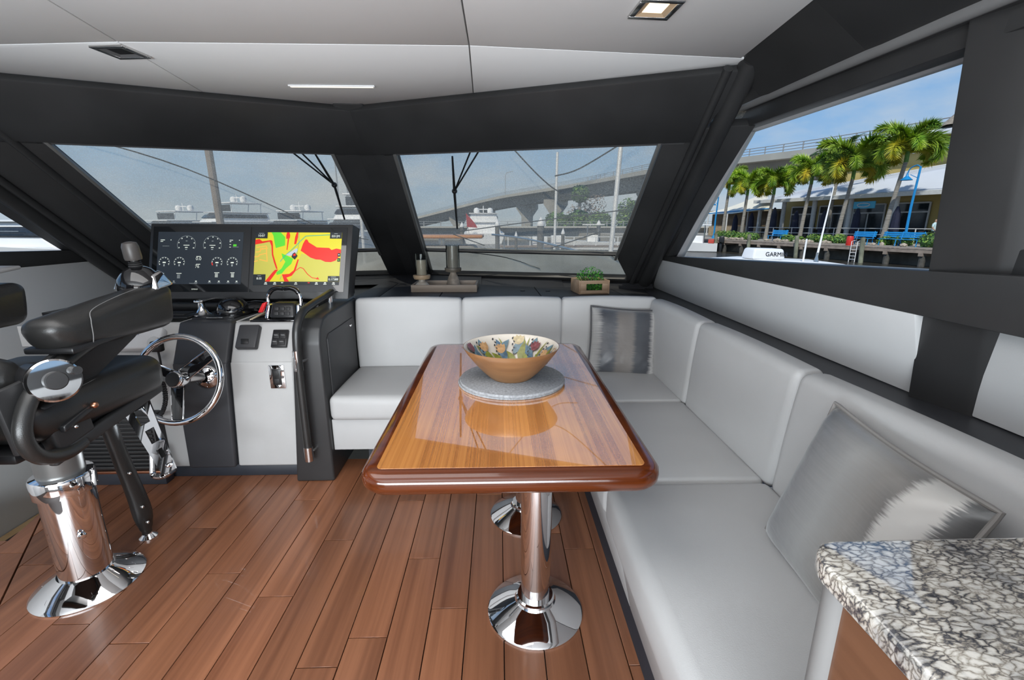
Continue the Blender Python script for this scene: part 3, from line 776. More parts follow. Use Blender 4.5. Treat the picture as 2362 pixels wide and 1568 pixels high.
def leaf2d(mb, a, t, length, width, ang, mi, lift=0.0012, n=7, curl=0.0):
    L1, R1 = [], []
    for i in range(n + 1):
        s = i / n; w_ = width * math.sin(math.pi * s ** 0.8) * (1 + 0.18 * math.sin(s * 22))
        px = s * length; py = curl * s * s
        ca, sa = math.cos(R(ang)), math.sin(R(ang))
        for sg, lst in ((1, L1), (-1, R1)):
            qx, qy = px * ca - (py + sg * w_) * sa, px * sa + (py + sg * w_) * ca
            lst.append(ipos(a + qx * 480, min(1.0, max(0, t + qy * 8.3)), lift))
    for i in range(n):
        try:
            v = [mb.bm.verts.new(q) for q in (L1[i], R1[i], R1[i + 1], L1[i + 1])]; f = mb.bm.faces.new(v); f.material_index = mi
        except ValueError: pass
mb = MB(); rf = random.Random(5)
# stems, blue leaves, olive leaves, flowers as flat print on the lining
for a in range(0, 360, 30):
    leaf2d(mb, a + 4, 0.0, 0.115, 0.0045, 82 + rf.uniform(-9, 9), 1, 0.0011, 9, rf.uniform(-.02, .02))
    leaf2d(mb, a + 9, 0.12, 0.095, 0.016, 72 + rf.uniform(-22, 22), 0 if a % 60 else 1, 0.0014)
    leaf2d(mb, a - 6, 0.36, 0.075, 0.014, 112 + rf.uniform(-20, 20), 2, 0.0016)
    leaf2d(mb, a + 16, 0.03, 0.070, 0.013, 50, 1, 0.0018)
    c_ = [3, 4, 5, 3][(a // 30) % 4]
    for q in range(4): leaf2d(mb, a + 15 + q, 0.40 + .14 * ((a // 30) % 3), 0.040, 0.011, 55 + q * 20, c_, 0.002 + q * .0002)
    for q in range(6): leaf2d(mb, a + 22 + (q % 2) * 5, 0.35 + q * .1, 0.010, 0.0028, 40 + 70 * (q % 2), 6, 0.0022)
o = mb.build('floral_print', [P('print_blue', (0.115, 0.20, 0.28), 0.25, var=0.5, scale=60), P('print_olive', (0.27, 0.28, 0.045), 0.25, var=0.4, scale=60), P('print_teal', (0.16, 0.25, 0.30), 0.25, var=0.4, scale=60),
                                 P('print_peach', (0.62, 0.36, 0.17), 0.25, var=0.3, scale=60), P('print_plum', (0.26, 0.08, 0.09), 0.25, var=0.5, scale=70), P('print_sand', (0.58, 0.46, 0.26), 0.25, var=0.3, scale=60), P('print_ink', (0.03, 0.03, 0.035), 0.3)])
o.parent = bowl; o['label'] = 'painted leaves and flowers'

# =================================================================== THROW PILLOWS
def pillow(label, c, ex, ey, size, thick, stops, matname, pipe):
    """square knife-edge pillow; ex, ey = its in-plane axes"""
    ex = Vector(ex).normalized(); ez = ex.cross(Vector(ey)).normalized(); ey = ez.cross(ex)
    Mx = Matrix((ex, ey, ez)).transposed().to_4x4(); Mx.translation = Vector(c)
    t = empty('throw_pillow'); t.matrix_basis = Mx; tag(t, label, 'pillow', 'striped throw pillows')
    n = 28; b = bmesh.new(); gr = {}
    rz_ = random.Random(sum(map(ord, matname)))
    ph = [rz_.uniform(0, 6) for _ in range(6)]
    for s in (1, -1):
        for i in range(n + 1):
            for j in range(n + 1):
                u, v = i / n * 2 - 1, j / n * 2 - 1
                if s == -1 and (i in (0, n) or j in (0, n)): gr[s, i, j] = gr[1, i, j]; continue
                pinx = 1 - 0.075 * (1 - v * v) ** 0.9 * 0 - 0.05 * math.sin(math.pi * (v + 1) / 2); piny = 1 - 0.05 * math.sin(math.pi * (u + 1) / 2)
                h = thick * ((1 - u ** 4) * (1 - v ** 4)) ** 0.55
                d_ = math.hypot(abs(u) - 1, abs(v) - 1)
                h += 0.006 * math.sin(7 * u * v + ph[0] + 3 * u) * (1 - u * u) * (1 - v * v) + 0.004 * math.sin(16 * (u - v) + ph[1]) * max(0, 1 - d_) * (1 - u ** 6) * (1 - v ** 6)
                gr[s, i, j] = b.verts.new((u * size * pinx, v * size * piny, s * h))
    for s in (1, -1):
        for i in range(n):
            for j in range(n):
                q = (gr[s, i, j], gr[s, i + 1, j], gr[s, i + 1, j + 1], gr[s, i, j + 1])
                try: b.faces.new(q if s == 1 else q[::-1])
                except ValueError: pass
    rim_ = [gr[1, i, 0].co.copy() for i in range(n)] + [gr[1, n, j].co.copy() for j in range(n)] + [gr[1, i, n].co.copy() for i in range(n, 0, -1)] + [gr[1, 0, j].co.copy() for j in range(n, 0, -1)]
    m2 = MB(); m2.bm.free(); m2.bm = b
    o = m2.build('cover', stripe_mat(matname, 0, size, stops), None, 80); o.parent = t
    o = MB().tube([p * 1.012 for p in rim_], 0.0055, 8, closed=True).build('piping', pipe); o.parent = t; o['label'] = 'piped edge'
    return t
M['pipe'] = P('pillow_piping', (0.055, 0.055, 0.06), 0.5)
g1, g2, g3, g4 = (0.055, 0.058, 0.068), (0.16, 0.145, 0.135), (0.42, 0.41, 0.40), (0.27, 0.265, 0.26)
pillow('dark striped throw pillow in the far corner of the settee', (0.725, 2.585, 0.628), (1, -0.10, -0.06), (0.0, 0.34, 0.94), 0.198, 0.062,
       [(0.0, g3), (0.10, g4), (0.17, g1), (0.34, (0.075, 0.08, 0.092)), (0.40, g2), (0.60, (0.19, 0.175, 0.165)), (0.66, (0.07, 0.075, 0.085)), (0.84, g1), (0.90, g3), (1.0, (0.10, 0.10, 0.105))], 'pillow_dark_stripe', M['pipe'])
pillow('large silver grey striped throw pillow beside the granite counter', (0.790, 0.875, 0.645), (-0.01, -0.38, -0.028), (0.105, -0.09, 0.38), 0.205, 0.066,
       [(0.0, (0.216, 0.216, 0.216)), (0.06, (0.072, 0.076, 0.083)), (0.20, (0.151, 0.151, 0.155)), (0.42, (0.238, 0.238, 0.234)), (0.62, (0.194, 0.184, 0.173)), (0.72, (0.144, 0.137, 0.130)), (0.76, (0.432, 0.418, 0.396)), (0.90, (0.446, 0.432, 0.410)), (0.93, (0.108, 0.108, 0.108)), (1.0, (0.086, 0.086, 0.086))], 'pillow_silver_stripe', P('pillow_piping_grey', (0.20, 0.19, 0.18), 0.5))

# =================================================================== GALLEY COUNTER
ct = thing('galley_counter', 'galley cabinet with polished granite top beside the settee', 'counter', (0.75, 0.1, 0))
tp = [(0.385, -1.2), (1.05, -1.2), (1.05, 0.505), (0.43, 0.505)]
cor = [(0.43 - 0.0, 0.505), (0.412, 0.500), (0.398, 0.486), (0.390, 0.465)]
MB().prism([(0.385, -1.2, .872), (1.05, -1.2, .872), (1.05, .505, .872)] + [(x, y, .872) for x, y in cor], (0, 0, .030), .007, 3).build('granite_top', M['granite'], ct, 40)
MB().prism([(0.412, -1.2, .02), (1.03, -1.2, .02), (1.03, .470, .02), (0.43, .470, .02), (0.412, .455, .02)], (0, 0, .852)).build('cabinet_side', M['cabwood'], ct)
MB().tube([(0.416, 0.462, 0.0), (0.416, 0.462, 0.872)], 0.016, 16).build('corner_trim', P('corner_trim_grey', (0.17, 0.168, 0.165), 0.5), ct)

# =================================================================== HELM CONSOLE
con = thing('helm_console', 'helm console with pale vinyl panels either side of a black centre column', 'console', (-1.5, 2.5, 0))
# vertical profile of the face: toe kick, upright, sloped shoulder, flat top
def conpanel(name, x0b, x1b, x0t, x1t, m, proud=0.0, top=True, bev=0.012):
    """face panel; x limits at the bottom and at the shoulder"""
    f = 2.222 - proud
    q = [(x0b, f, .062), (x1b, f, .062), (x1t, f, .632), (x0t, f, .632)]
    mb = MB()
    mb.hexa([(x0b, f, .062), (x1b, f, .062), (x1b, 2.7, .062), (x0b, 2.7, .062), (x0t, f, .635), (x1t, f, .635), (x1t, 2.7, .635), (x0t, 2.7, .635)], bev, 3)
    xt0, xt1 = x0t - 0.028, x1t - 0.028
    mb.hexa([(x0t, f, .625), (x1t, f, .625), (x1t, 2.9, .625), (x0t, 2.9, .625), (xt0, 2.365 - proud, .806 + proud * .3), (xt1, 2.365 - proud, .806 + proud * .3), (xt1, 2.9, .806 + proud * .3), (xt0, 2.9, .806 + proud * .3)], bev, 3)
    return mb.build(name, m, con, 50)
o = conpanel('face_panel', -1.378, -1.062, -1.340, -1.030, M['consgrey']); o['label'] = 'pale grey right face panel'
o = conpanel('face_panel', -2.10, -1.615, -2.10, -1.612, M['consgrey']); o['label'] = 'pale grey left face panel'
o = conpanel('centre_column', -1.622, -1.384, -1.612, -1.345, M['dash'], 0.016); o['label'] = 'black centre column'
MB().box((-1.55, 2.50, 0.034), (1.1, 0.53, 0.068), 0.004).build('toe_kick', M['kick'], con)
MB().prism([(-2.4, 2.30, .70), (-1.03, 2.42, .70), (-1.03, 3.3, .70), (-2.4, 3.2, .70)], (0, 0, .106), .004).build('top_deck', M['consgrey'], con)
# black fittings let into the top
MB().box((-1.80, 2.55, .811), (0.27, 0.19, .012), .004).build('tray_insert', M['black'], con)
MB().box((-1.80, 2.56, .818), (0.17, 0.10, .006), .003).build('tray_lid', M['rubber'], con)
MB().box((-1.515, 2.58, .812), (0.22, 0.30, .012), .003).build('control_plate', M['black'], con)
MB().box((-1.17, 2.52, .810), (0.245, 0.30, .012), .003).build('control_plate', M['gloss'], con)
MB().prism([(-1.300, 2.385, .806), (-1.285, 2.385, .806), (-1.325, 2.66, .806), (-1.345, 2.66, .806)], (0, 0, .012), .001).build('joint_strip', P('joint_cream', (0.62, 0.52, 0.38), 0.4), con)
MB().box((-1.50, 2.425, .819), (0.085, 0.012, .004), .001).build('plate_lettering', M['steel'], con)
MB().tube(spline([(-2.1, 2.78, .86), (-1.8, 2.74, .868), (-1.0, 2.74, .868)], 4), 0.02, 10).build('cowl_bar', M['black'], con)
MB().prism([(-2.3, 2.70, .80), (-1.06, 2.70, .80), (-1.06, 3.4, .80), (-2.3, 3.3, .80)], (0, 0, .055), .01).build('cowl', M['black'], con)
# bracket and rounded glass things
t = thing('screen_bracket', 'polished steel bracket foot under the left screen', 'bracket', (-1.628, 2.53, .812))
for nm, bm_ in (('foot', MB().lathe([(0.045, 0), (0.044, .006), (0.030, .016), (0.018, .040), (0.016, .075), (0, .075)], (0, 0, 0), 28)), ('arm', MB().box((0, .05, .078), (.05, .15, .016), .005))):
    o = bm_.build(nm, M['chrome']); o.parent = t
t = thing('compass', 'black domed compass on the console top behind the wheel', 'compass', (-1.475, 2.555, .818)); t.scale = (1.18,) * 3
o = MB().lathe([(0.078, 0), (0.078, .008), (0.070, .014), (0, .014)], (0, 0, 0), 36).build('base_ring', M['gloss']); o.parent = t
o = MB().lathe([(0.068, .012), (0.068, .024), (0.062, .044), (0.046, .062), (0.024, .073), (0, .076)], (0, 0, 0), 36).build('dome', M['gloss']); o.parent = t
o = MB().ball((0.07, .07, .022), (.085, .07, .026), 0, 2).build('rear_cowl', M['gloss']); o.parent = t
o = MB().lathe([(0.058, 0.0), (0.060, .010)], (0, -.012, .012), 36).build('card', M['steel']); o.parent = t
# throttle: gloss binnacle with two hooped levers
t = thing('throttle_control', 'black and chrome twin lever throttle with red safety clip on console', 'throttle', (-1.14, 2.45, .816))
o = MB().hexa([(-.070, -.055, 0), (.070, -.055, 0), (.070, .065, 0), (-.070, .065, 0), (-.060, -.022, .080), (.060, -.022, .080), (.060, .055, .080), (-.060, .055, .080)], .018, 4).build('housing', M['black']); o.parent = t
for i in range(3):
    for j in range(2):
        o = MB().hexa([(-.040 + i * .029, -.052 + j * .010, .020 + j * .024), (-.017 + i * .029, -.052 + j * .010, .020 + j * .024), (-.017 + i * .029, -.040 + j * .010, .020 + j * .024), (-.040 + i * .029, -.040 + j * .010, .020 + j * .024),
                       (-.040 + i * .029, -.046 + j * .010, .036 + j * .024), (-.017 + i * .029, -.046 + j * .010, .036 + j * .024), (-.017 + i * .029, -.034 + j * .010, .036 + j * .024), (-.040 + i * .029, -.034 + j * .010, .036 + j * .024)], .002, 2).build('button', M['rubber']); o.parent = t
for s in (-1, 1):
    o = MB().hexa([(s * .082 - .012, -.05, 0), (s * .082 + .012, -.05, 0), (s * .082 + .012, .05, 0), (s * .082 - .012, .05, 0), (s * .076 - .010, -.022, .072), (s * .076 + .010, -.022, .072), (s * .076 + .010, .04, .072), (s * .076 - .010, .04, .072)], .008, 3).build('side_cheek', M['chrome']); o.parent = t
    pth = spline([(s * .084, .0, .06), (s * .085, .004, .105), (s * .066, .006, .140), (s * .036, .006, .154), (s * .004, .006, .152)], 5)
    o = MB().tube(pth, [.0085] * 8 + [.012] * (len(pth) - 8), 12).build('lever', M['gloss']); o.parent = t
    o = MB().tube(pth[:9], .0095, 12).build('lever_sleeve', M['chrome']); o.parent = t
o = MB().hexa([(-.120, -.060, .034), (-.096, -.060, .034), (-.090, -.045, .034), (-.114, -.045, .034), (-.090, -.060, .085), (-.066, -.060, .092), (-.060, -.045, .092), (-.084, -.045, .085)], .006, 3).build('safety_clip', P('red_clip', (0.62, 0.015, 0.02), 0.35)); o.parent = t
# screens ---------------------------------------------------------------
mon = thing('chart_display', 'wide black twin screen navigation display on the helm dash', 'monitor', (-1.40, 2.70, .88))
TLm, TRm, BRm, BLm = Vector((-1.978, 2.755, 1.302)), Vector((-0.838, 2.755, 1.296)), Vector((-0.862, 2.625, .882)), Vector((-1.985, 2.625, .888))
MU = (TRm - TLm).normalized(); MV = (BLm - TLm).normalized(); MN = MU.cross(MV).normalized()     # MN points into the housing
if MN.y < 0: MN = -MN
def mp_(s, t, d=0.0):
    """s along the width, t down the height (0..1), d towards the viewer"""
    top = TLm.lerp(TRm, s); bot = BLm.lerp(BRm, s)
    return top.lerp(bot, t) - MN * d
MB().hexa([mp_(0, 1), mp_(1, 1), mp_(1, 1) + Vector((.010, .085, .006)), mp_(0, 1) + Vector((0, .085, .006)), mp_(0, 0), mp_(1, 0), mp_(1, 0) + Vector((.010, .10, -.025)), mp_(0, 0) + Vector((0, .10, -.025))], .006, 2).build('housing', M['dark'], mon)
def quad(mb, s0, t0, s1, t1, d, mi=0): mb.poly([mp_(s0, t1, d), mp_(s1, t1, d), mp_(s1, t0, d), mp_(s0, t0, d)], mi)
scr_black = P('screen_glass', (0.006, 0.008, 0.010), 0.05, coat=1.0, cior=1.6)
for nm, s0, s1 in (('left', 0.018, 0.497), ('right', 0.503, 0.975)):
    mb = MB(); mb.hexa([mp_(s0, .905, 0.0), mp_(s1, .905, 0.0), mp_(s1, .905, -.01), mp_(s0, .905, -.01), mp_(s0, .045, 0), mp_(s1, .045, 0), mp_(s1, .045, -.01), mp_(s0, .045, -.01)])
    for v in mb.bm.verts: v.co += -MN * .004
    mb.build('screen_glass', scr_black, mon)
def E_(name, c, e): return P(name, c, 0.3, emit=e, var=0.0)
em_bg = E_('gauge_page', (0.020, 0.026, 0.034), 0.55); em_w = E_('gauge_white', (0.66, 0.70, 0.62), 0.5); em_dim = E_('gauge_dim', (0.28, 0.31, 0.31), 0.5)
em_y = E_('chart_yellow', (0.60, 0.52, 0.02), 0.30); em_ol = E_('chart_land', (0.50, 0.46, 0.075), 0.28); em_r = E_('chart_red', (0.62, 0.018, 0.010), 0.40)
em_g = E_('chart_green', (0.08, 0.50, 0.03), 0.45); em_t = E_('chart_teal', (0.02, 0.30, 0.24), 0.5); em_k = E_('chart_black', (0.012, 0.016, 0.02), 0.4); em_gr = E_('chart_grey', (0.34, 0.38, 0.42), 0.6)
em_o = E_('chart_orange', (0.80, 0.34, 0.06), 0.6)
# left page ----------------------------------------------------------------
LS = lambda x, y: (0.043 + (x - .0) * 0.418, 0.115 + y * 0.69)
mb = MB(); D0 = .0045
def lq(x0, y0, x1, y1, d, mi):
    a, b_ = LS(x0, y0); c, e_ = LS(x1, y1); quad(mb, a, b_, c, e_, d, mi)
lq(0, 0, 1, 1, D0, 0)
ASP = 0.418 * (TRm - TLm).length / (0.69 * (BLm - TLm).length)
def lpt(x, y, d): s, t_ = LS(x, y); return mp_(s, t_, d)
def ring(cx, cy, r, a0, a1, w, mi, n=36, d=D0 + .0006):
    for i in range(n):
        a, b_ = R(a0 + (a1 - a0) * i / n), R(a0 + (a1 - a0) * (i + 1) / n)
        pts = []
        for rr_, an in ((r, a), (r, b_), (r - w, b_), (r - w, a)): pts.append(lpt(cx + rr_ * math.cos(an), cy - rr_ * ASP * math.sin(an), d))
        mb.poly(pts, mi)
for cx in (0.335, 0.640):
    ring(cx, .245, .108, -28, 208, .003, 2)
    for a in range(-25, 206, 38): ring(cx, .245, .098, a - 4, a + 4, .011, 1, 2)
    lq(cx - .035, .250, cx + .035, .262, D0 + .0006, 1); lq(cx - .016, .290, cx + .016, .306, D0 + .0006, 1); lq(cx - .012, .328, cx + .012, .342, D0 + .0006, 2)
    lq(cx - .010, .170, cx + .010, .180, D0 + .0006, 2)
for cx, red in ((0.085, 0), (0.262, 0), (0.705, 1), (0.885, 0)):
    ring(cx, .585, .065, -35, 215, .003, 2)
    for a in range(-20, 215, 32): ring(cx, .585, .060, a - 6, a + 6, .009, 1, 2)
    if red: ring(cx, .585, .064, 180, 215, .012, 3, 8, D0 + .0009)
    lq(cx - .018, .575, cx + .018, .600, D0 + .0006, 1); lq(cx - .008, .62, cx + .008, .66, D0 + .0006, 2)
for x0, y0, w_ in ((.030, .150, .05), (.030, .178, .03), (.84, .150, .04), (.84, .178, .02), (.145, .150, .012), (.95, .15, .012), (.46, .465, .05), (.46, .615, .05), (.05, .79, .04), (.235, .79, .06), (.68, .775, .06), (.87, .775, .05)):
    lq(x0, y0, x0 + w_, y0 + .012, D0 + .0006, 1)
for x0, y0 in ((.05, .82), (.245, .82), (.69, .80), (.88, .80)):
    for k in range(3): lq(x0, y0 + k * .026, x0 + .035, y0 + k * .026 + .014, D0 + .0006, 2 if x0 < .4 else 1)
lq(.055, .272, .135, .277, D0 + .0006, 2); lq(.885, .235, .925, .275, D0 + .0006, 4); lq(.84, .235, .86, .245, D0 + .0006, 1); lq(.84, .285, .86, .295, D0 + .0006, 1); lq(.88, .285, .95, .29, D0 + .0006, 2)
for x0 in (.10, .21, .47, .63, .74, .85, .95):
    lq(x0 - .010, .935, x0 + .010, .955, D0 + .0006, 2 if x0 < .4 else 1); lq(x0 - .018, .968, x0 + .018, .976, D0 + .0006, 2)
tag(mb.build('gauge_page', [em_bg, em_w, em_dim, em_r, em_g], mon), 'engine gauge page')
def ltext(s, x, y, size, m=em_w):
    ss, tt = LS(x, y); text_mesh(s, size, m, mp_(ss, tt, D0 + .0009), MU, -MV, 'readout', mon)
ltext('0.0', .487, .515, .026); ltext('76', .475, .665, .024); ltext('Instruments', .44, .985, .009, em_dim)
# right page ----------------------------------------------------------------
RS = lambda x, y: (0.522 + x * 0.428, 0.115 + y * 0.70)
mb = MB()
def rpoly(pts, mi, lay): mb.poly([mp_(*RS(x / 1000, y / 1000), D0 + lay * .0005) for x, y in pts[::-1]], mi)  # chart outlines traced from image pixels, then normalised to the display page
def rline(pts, w, mi, lay):
    for (x0, y0), (x1, y1) in zip(pts, pts[1:]):
        L0 = math.hypot(x1 - x0, (y1 - y0)) or 1; nx, ny = -(y1 - y0) / L0 * w, (x1 - x0) / L0 * w * 1.5
        rpoly([(x0 + nx, y0 + ny), (x1 + nx, y1 + ny), (x1 - nx, y1 - ny), (x0 - nx, y0 - ny)], mi, lay)
rpoly([(0, 0), (1000, 0), (1000, 935), (0, 935)], 0, 0)
rpoly([(0, 935), (1000, 935), (1000, 1000), (0, 1000)], 5, 0)
rpoly([(0, 190), (190, 160), (215, 420), (270, 700), (120, 935), (0, 935)], 1, 1)
rpoly([(540, 400), (700, 480), (1000, 520), (1000, 935), (420, 935), (470, 760)], 1, 1)
rpoly([(180, 0), (285, 0), (340, 90), (345, 250), (240, 300), (222, 200), (205, 70)], 3, 2)
rpoly([(310, 400), (370, 440), (450, 500), (430, 600), (370, 690), (330, 780), (270, 810), (262, 760), (320, 690), (360, 560), (322, 470)], 3, 2)
rpoly([(530, 350), (552, 220), (578, 135), (600, 138), (618, 190), (660, 230), (715, 285), (860, 295), (890, 335), (945, 305), (1000, 325), (1000, 390), (975, 470), (945, 535), (890, 565), (825, 560), (770, 520), (715, 515), (650, 480), (600, 425), (565, 385)], 2, 3)
rpoly([(360, 0), (388, 0), (398, 60), (395, 115), (355, 125), (352, 60)], 2, 3); rpoly([(472, 0), (490, 0), (490, 100), (472, 225), (450, 225), (456, 90)], 2, 3)
rpoly([(372, 120), (388, 120), (376, 340), (366, 330)], 2, 3)
rpoly([(0, 145), (45, 130), (80, 175), (178, 150), (196, 165), (205, 250), (215, 420), (243, 550), (275, 690), (260, 700), (228, 570), (200, 430), (188, 260), (165, 180), (80, 210), (0, 235)], 2, 3)
rpoly([(138, 935), (215, 770), (245, 715), (285, 705), (225, 850), (190, 935)], 2, 3)
rpoly([(330, 800), (415, 790), (465, 720), (500, 515), (516, 515), (486, 735), (445, 825), (385, 860), (418, 935), (364, 935)], 2, 3)
for pts in ([(20, 290), (130, 260), (150, 560)], [(10, 380), (60, 370), (70, 300)], [(60, 330), (150, 300)], [(60, 430), (140, 400)], [(0, 470), (50, 460), (60, 420)], [(60, 520), (145, 550)], [(0, 560), (40, 540)], [(90, 300), (95, 330)]): rline(pts, 4, 6, 4)
rline([(490, 725), (540, 665), (575, 690), (625, 790), (680, 860), (760, 885)], 4, 2, 4)
rpoly([(730, 890), (748, 850), (770, 895)], 2, 5)
rline([(860, 45), (580, 70), (520, 170), (430, 330), (350, 450), (300, 560)], 4, 4, 5); rline([(500, 0), (505, 200), (490, 420)], 2, 4, 5); rline([(330, 820), (310, 900)], 2, 4, 5)
rpoly([(420, 370), (480, 300), (500, 330), (470, 430), (400, 450), (360, 430)], 7, 5); rpoly([(440, 410), (465, 380), (500, 450), (470, 520), (430, 470)], 5, 6); rpoly([(446, 425), (470, 400), (480, 440), (455, 455)], 2, 7)
for a, b_, c, d_ in ((0, 0, 138, 118), (862, 0, 1000, 118), (0, 800, 142, 1000), (868, 830, 1000, 935)): rpoly([(a, b_), (c, b_), (c, d_), (a, d_)], 5, 6)
for y0 in (395, 490): rpoly([(965, y0), (998, y0), (998, y0 + 65), (965, y0 + 65)], 5, 6)
rpoly([(974, 415), (988, 415), (988, 435), (974, 435)], 7, 7); rpoly([(974, 515), (988, 515), (988, 535), (974, 535)], 3, 7)
for x0 in (150, 255, 340, 500, 650, 740, 840, 940):
    rpoly([(x0 - 12, 950), (x0 + 12, 950), (x0 + 12, 966), (x0 - 12, 966)], 8 if x0 != 650 else 2, 7)
    if x0 not in (340, 650): rpoly([(x0 - 18, 978), (x0 + 18, 978), (x0 + 18, 990), (x0 - 18, 990)], 8, 7)
tag(mb.build('chart_page', [em_y, em_ol, em_r, em_g, em_t, em_k, em_o, em_gr, em_w], mon), 'yellow and red sea chart page')
def rtext(s, x, y, size): ss, tt = RS(x, y); text_mesh(s, size, em_w, mp_(ss, tt, D0 + .0042), MU, -MV, 'readout', mon)
rtext('10:07', .069, .070, .018); rtext('031|M', .931, .075, .018); rtext('8.05', .071, .88, .017); rtext('0.17388', .934, .895, .017)
for x_, y0, w_ in ((.069, .02, .03), (.931, .02, .02), (.071, .825, .02), (.934, .845, .03)):
    a, b_ = RS(x_ - w_, y0); c, d_ = RS(x_ + w_, y0 + .008); mq = MB(); mq.poly([mp_(a, d_, D0 + .004), mp_(c, d_, D0 + .004), mp_(c, b_, D0 + .004), mp_(a, b_, D0 + .004)]); mq.build('caption_bar', em_dim, mon)
for s_ in (.235, .735):
    text_mesh('SIMRAD', .010, em_w, mp_(s_, .872, .0052), MU, -MV, 'maker_lettering', mon)
# wheel ----------------------------------------------------------------------
WC = Vector((-1.482, 2.05, .605)); wn = Vector((-.03, -.93, .30)).normalized()
wx = Vector((1, 0, 0)); wx = (wx - wn * wx.dot(wn)).normalized(); wy = wn.cross(wx)
if wy.z < 0: wy = -wy
wheel = thing('steering_wheel', 'chrome rimmed three spoke steering wheel in front of the console', 'steering wheel', WC)
rm = 0.198
MB().tube(arc(WC, rm, 0, 352.5, 47, wx, wy), 0.0145, 14, closed=True).build('rim', M['chrome'], wheel)
for an in (38, 158, 272):
    d = wx * math.cos(R(an)) + wy * math.sin(R(an)); p = -wx * math.sin(R(an)) + wy * math.cos(R(an))
    a, b_ = WC + d * .030, WC + d * (rm - .008)
    MB().hexa([a - p * .030 - wn * .003, a + p * .030 - wn * .003, b_ + p * .024 - wn * .004, b_ - p * .024 - wn * .004, a - p * .030 + wn * .003, a + p * .030 + wn * .003, b_ + p * .024 + wn * .002, b_ - p * .024 + wn * .002], .0015, 2).build('spoke', M['gloss'], wheel); sp_o = wheel.children[-1]
    for s in (-1, 1):
        MB().tube([a + p * s * .031, b_ + p * s * .025], .0036, 8).build('spoke_edge', M['chrome'], sp_o)
rotw = Matrix((wx, wy, wn)).transposed()
MB().lathe([(.040, -.03), (.042, -.012), (.040, .018), (.036, .030), (.033, .033)], WC, 32, 0, rotw).build('hub', M['chrome'], wheel); hub_o = wheel.children[-1]
MB().lathe([(.034, .031), (.030, .037), (0, .038)], WC, 32, 0, rotw).build('hub_cap', M['black'], hub_o)
cb = Vector((-1.45, 2.207, .565))
MB().tube([WC - wn * .02, cb], .022, 16).build('shaft', M['steel'], wheel)
MB().lathe([(.064, -.004), (.064, .004), (.056, .016), (.035, .028), (.022, .032)], cb, 36, 0, Matrix((Vector((1, 0, 0)), Vector((0, .05, 1)).normalized(), Vector((0, -1, .05)).normalized())).transposed()).build('column_boss', M['chrome'], wheel)
# things on the face of the console ------------------------------------------
sl_n = Vector((0, -.765, .645)); sl_u = Vector((0, .645, .765))
def facepad(z):   # a point on the sloped shoulder
    return 2.222 + (z - .635) * (.143 / .171)
def face_hexa(x0, x1, z0, z1, d, taper=0.0):
    y0, y1 = facepad(z0), facepad(z1)
    q = [(x0, y0, z0), (x1, y0, z0), (x1, y0, z0), (x0, y0, z0)]
    o = sl_n * d
    return [Vector((x0, y0, z0)) + o, Vector((x1, y0, z0)) + o, Vector((x1, y0, z0)) - sl_n * .004, Vector((x0, y0, z0)) - sl_n * .004, Vector((x0 - .006, y1, z1)) + o, Vector((x1 - .006, y1, z1)) + o, Vector((x1 - .006, y1, z1)) - sl_n * .004, Vector((x0 - .006, y1, z1)) - sl_n * .004]
t = thing('breaker_cover', 'dark grey plastic cover box on the right console face', 'cover', (-1.26, 2.30, .72))
MB().hexa(face_hexa(-1.318, -1.215, .685, .785, .028), .008, 3).build('cover', P('cover_grey', (0.035, 0.035, 0.038), 0.45), t)
MB().hexa(face_hexa(-1.290, -1.252, .700, .722, .031), .002, 2).build('badge', M['black'], t.children[0])
t = thing('switch_panel', 'small black four key switch panel on the console beside the handrail', 'switch', (-1.105, 2.30, .73))
MB().hexa(face_hexa(-1.150, -1.072, .693, .768, .012), .004, 2).build('plate', M['black'], t)
for i in range(2):
    for j in range(2):
        MB().hexa(face_hexa(-1.143 + i * .034, -1.114 + i * .034, .701 + j * .028, .725 + j * .028, .016), .003, 2).build('key', M['rubber'], t); key_ = t.children[-1]
        a = face_hexa(-1.139 + i * .034, -1.120 + i * .034, .712 + j * .028, .716 + j * .028, .0168)
        MB().poly([a[0], a[1], a[5], a[4]]).build('key_lettering', M['stitch'], key_)
t = thing('power_outlet', 'polished steel framed outlet low on the console face', 'outlet', (-1.113, 2.222, .557))
MB().box((-1.113, 2.219, .557), (.076, .010, .122), .003).build('frame', M['chrome'], t)
MB().box((-1.113, 2.213, .557), (.042, .006, .084), .002).build('socket_plate', M['black'], t); spl_ = t.children[-1]
for z in (.536, .578): MB().box((-1.113, 2.2095, z), (.024, .003, .026), .002).build('socket', M['rubber'], spl_)
t = thing('radio_unit', 'white instrument unit with lettering on the left console face', 'radio', (-1.80, 2.22, .74))
MB().hexa(face_hexa(-1.955, -1.685, .680, .772, .040), .012, 3).build('case', P('instrument_white', (0.60, 0.60, 0.61), 0.35), t)
MB().lathe([(.028, 0), (.026, .016), (0, .018)], Vector((-1.705, facepad(.705), .705)) + sl_n * .040, 24, 0, Matrix((Vector((1, 0, 0)), sl_u, sl_n)).transposed()).build('knob', P('knob_grey', (0.5, 0.5, 0.5), 0.4), t.children[0])
text_mesh('Avanti', .036, P('unit_lettering', (0.03, 0.07, 0.16), 0.5), Vector((-1.84, facepad(.745), .745)) + sl_n * .0415, (1, 0, 0), sl_u, 'lettering', t.children[0])
t = thing('handheld_microphone', 'black handheld radio microphone on a coiled cord left of the wheel', 'microphone', (-1.655, 2.20, .72))
MB().box((-1.655, 2.195, .725), (.052, .032, .052), .008, 3).build('body', M['black'], t)
MB().box((-1.655, 2.177, .735), (.034, .004, .020), .002).build('speaker_grille', M['steel'], t.children[0])
